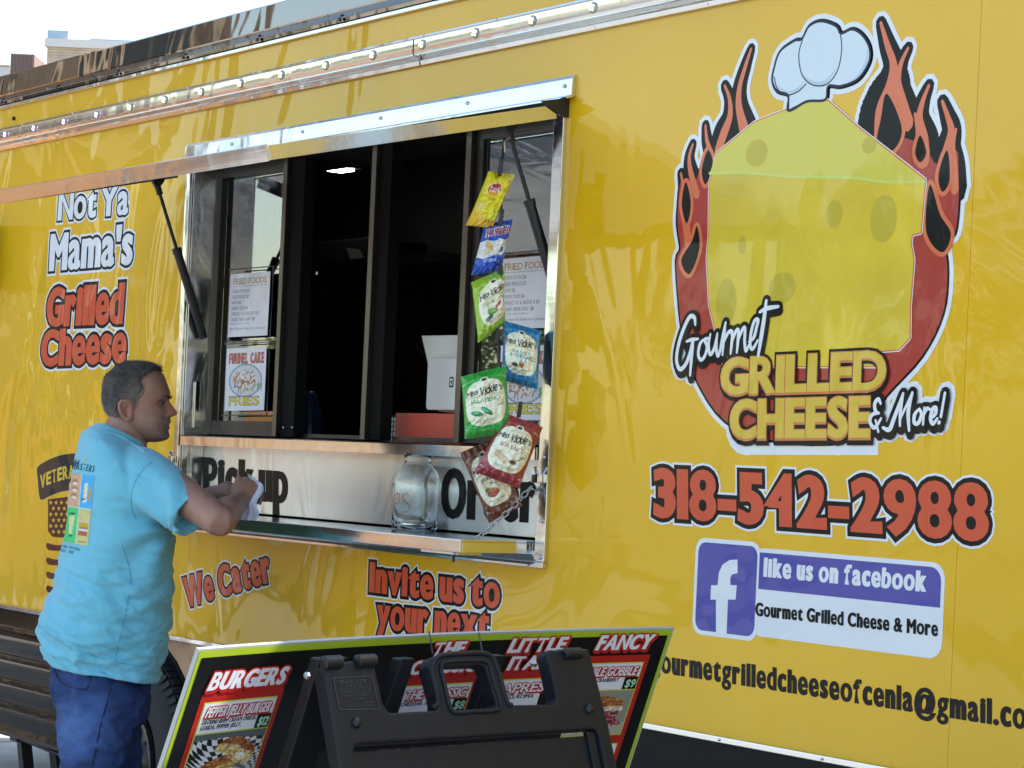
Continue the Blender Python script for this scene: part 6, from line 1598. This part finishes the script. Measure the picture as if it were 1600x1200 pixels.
# orange van parked across the street
m_or = M('orange_paint', (.40, .18, .06), rough=.3, coat=.8)
vx, vy = -16.2, -5.4; e = empty('parked_van', (vx, vy, 0), 'orange delivery van parked across the street, mirrored low in the trailer side', 'van')
MB().prism([(-2.4, .35), (2.5, .35), (2.55, .95), (2.0, 1.12), (1.35, 1.78), (-2.4, 1.85)], lambda p: (vx - .9, vy + p[0], p[1]), lambda p: (vx + .9, vy + p[0], p[1])).build('van_body', m_or, e, bevel=.05)
MB().prism([(1.30, 1.70), (.6, 1.72), (.6, 1.15), (1.85, 1.15)], lambda p: (vx - .91, vy + p[0], p[1]), lambda p: (vx + .91, vy + p[0], p[1])).build('side_window', m_fw, e)
MB().box((vx + .901, vy - 1.7, .9), (vx + .915, vy - .2, 1.5)).build('white_panel', m_cream if 'm_cream' in globals() else m_trimw, e)
for yy in (-1.5, 1.6):
    MB().lathe((vx - .92, vy + yy, .33), [(0, 0), (.2, .0), (.33, .03), (.33, 1.81), (.2, 1.84), (0, 1.84)], 24, 'x').build('wheel', m_rubber, e)

# ------------------------------------------------------------------ buildings behind the trailer
m_tan = M('tan_brick_wall', (.52, .42, .33), rough=.9, var=.15, vs=2); m_cream = M('cream_parapet', (.62, .60, .60), rough=.8); m_bluish = M('pale_blue_box', (.35, .48, .62), rough=.6); m_brn = M('brown_corrugated', (.20, .13, .12), rough=.7)
def bbuild(px0, px1, pyt, dist, nm, lab, mat, depth=14, cat='building', dy=0.):
    a = D(px0, pyt, dist); b = D(px1, pyt + dy, dist * 1.0); e = empty(nm, ((a.x + b.x) / 2, (a.y + b.y) / 2, 0), lab, cat)
    d = (b - a); d.z = 0; d.normalize(); n = Vector((-d.y, d.x, 0)); n = n if n.dot(VV) > 0 else -n
    return a, b, d, n, e
def bx4(a, b, n, dep, z0, z1, name, mat, e, off=0.):
    p = [a - n * off, b - n * off, b + n * dep, a + n * dep]
    MB().prism([(q.x, q.y) for q in p], lambda q: (q[0], q[1], z0), lambda q: (q[0], q[1], z1)).build(name, mat, e)
a, b, d, n, e = bbuild(71, 520, 60, 95, 'brick_building', 'tan brick building with pale parapet rising behind the trailer roof', m_tan)
top = a.z; bx4(a + d * .1, b, n, 20, 0, top - .34, 'wall', m_tan, e); bx4(a, b + d, n, 20, top - .339, top, 'parapet', m_cream, e, .12)
m_joint = M('brick_joint', (.40, .33, .27), rough=.9)
for k in range(26): bx4(a + d * .1, b, n, 0, top - .46 - k * .12, top - .44 - k * .12, 'brick_course', m_joint, e, .02)
bx4(a + d * .08, a + d * .95, n, 2, top + .001, top + .36, 'roof_unit', m_bluish, e); bx4(a + d * 1.9, b, n, .4, top + .001, top + .07, 'parapet_cap', m_bluish, e, .05)
a, b, d, n, e = bbuild(17, 54, 83, 80, 'corrugated_tower', 'brown corrugated rooftop block behind the trailer, left of the brick building', m_brn)
w_ = (b - a).length; bx4(a, b, n, 3.5, 0, a.z - .02, 'wall', m_brn, e)
for k in range(9): bx4(a + d * (w_ * k / 9 + .02), a + d * (w_ * (k + .6) / 9), n, .02, 0, a.z, 'rib', m_brn, e, .03)
a, b, d, n, e = bbuild(-60, 16, 101, 88, 'pale_building', 'pale low building at the left edge behind the trailer', m_cream)
bx4(a, b, n, 8, 0, a.z, 'wall', m_cream, e); bx4(a, b, n, 8, a.z + .001, a.z + .06, 'coping', m_tan, e, .05)
a, b, d, n, e = bbuild(57, 69, 96, 85, 'chimney_stack', 'small pale chimney between the brown block and the brick building', m_cream, cat='chimney')
bx4(a, b, n, 1.2, 0, a.z - .2, 'wall', m_cream, e); bx4(a - d * .02, b + d * .02, n, 1.3, a.z - .19, a.z, 'cap', m_cream, e, .03)
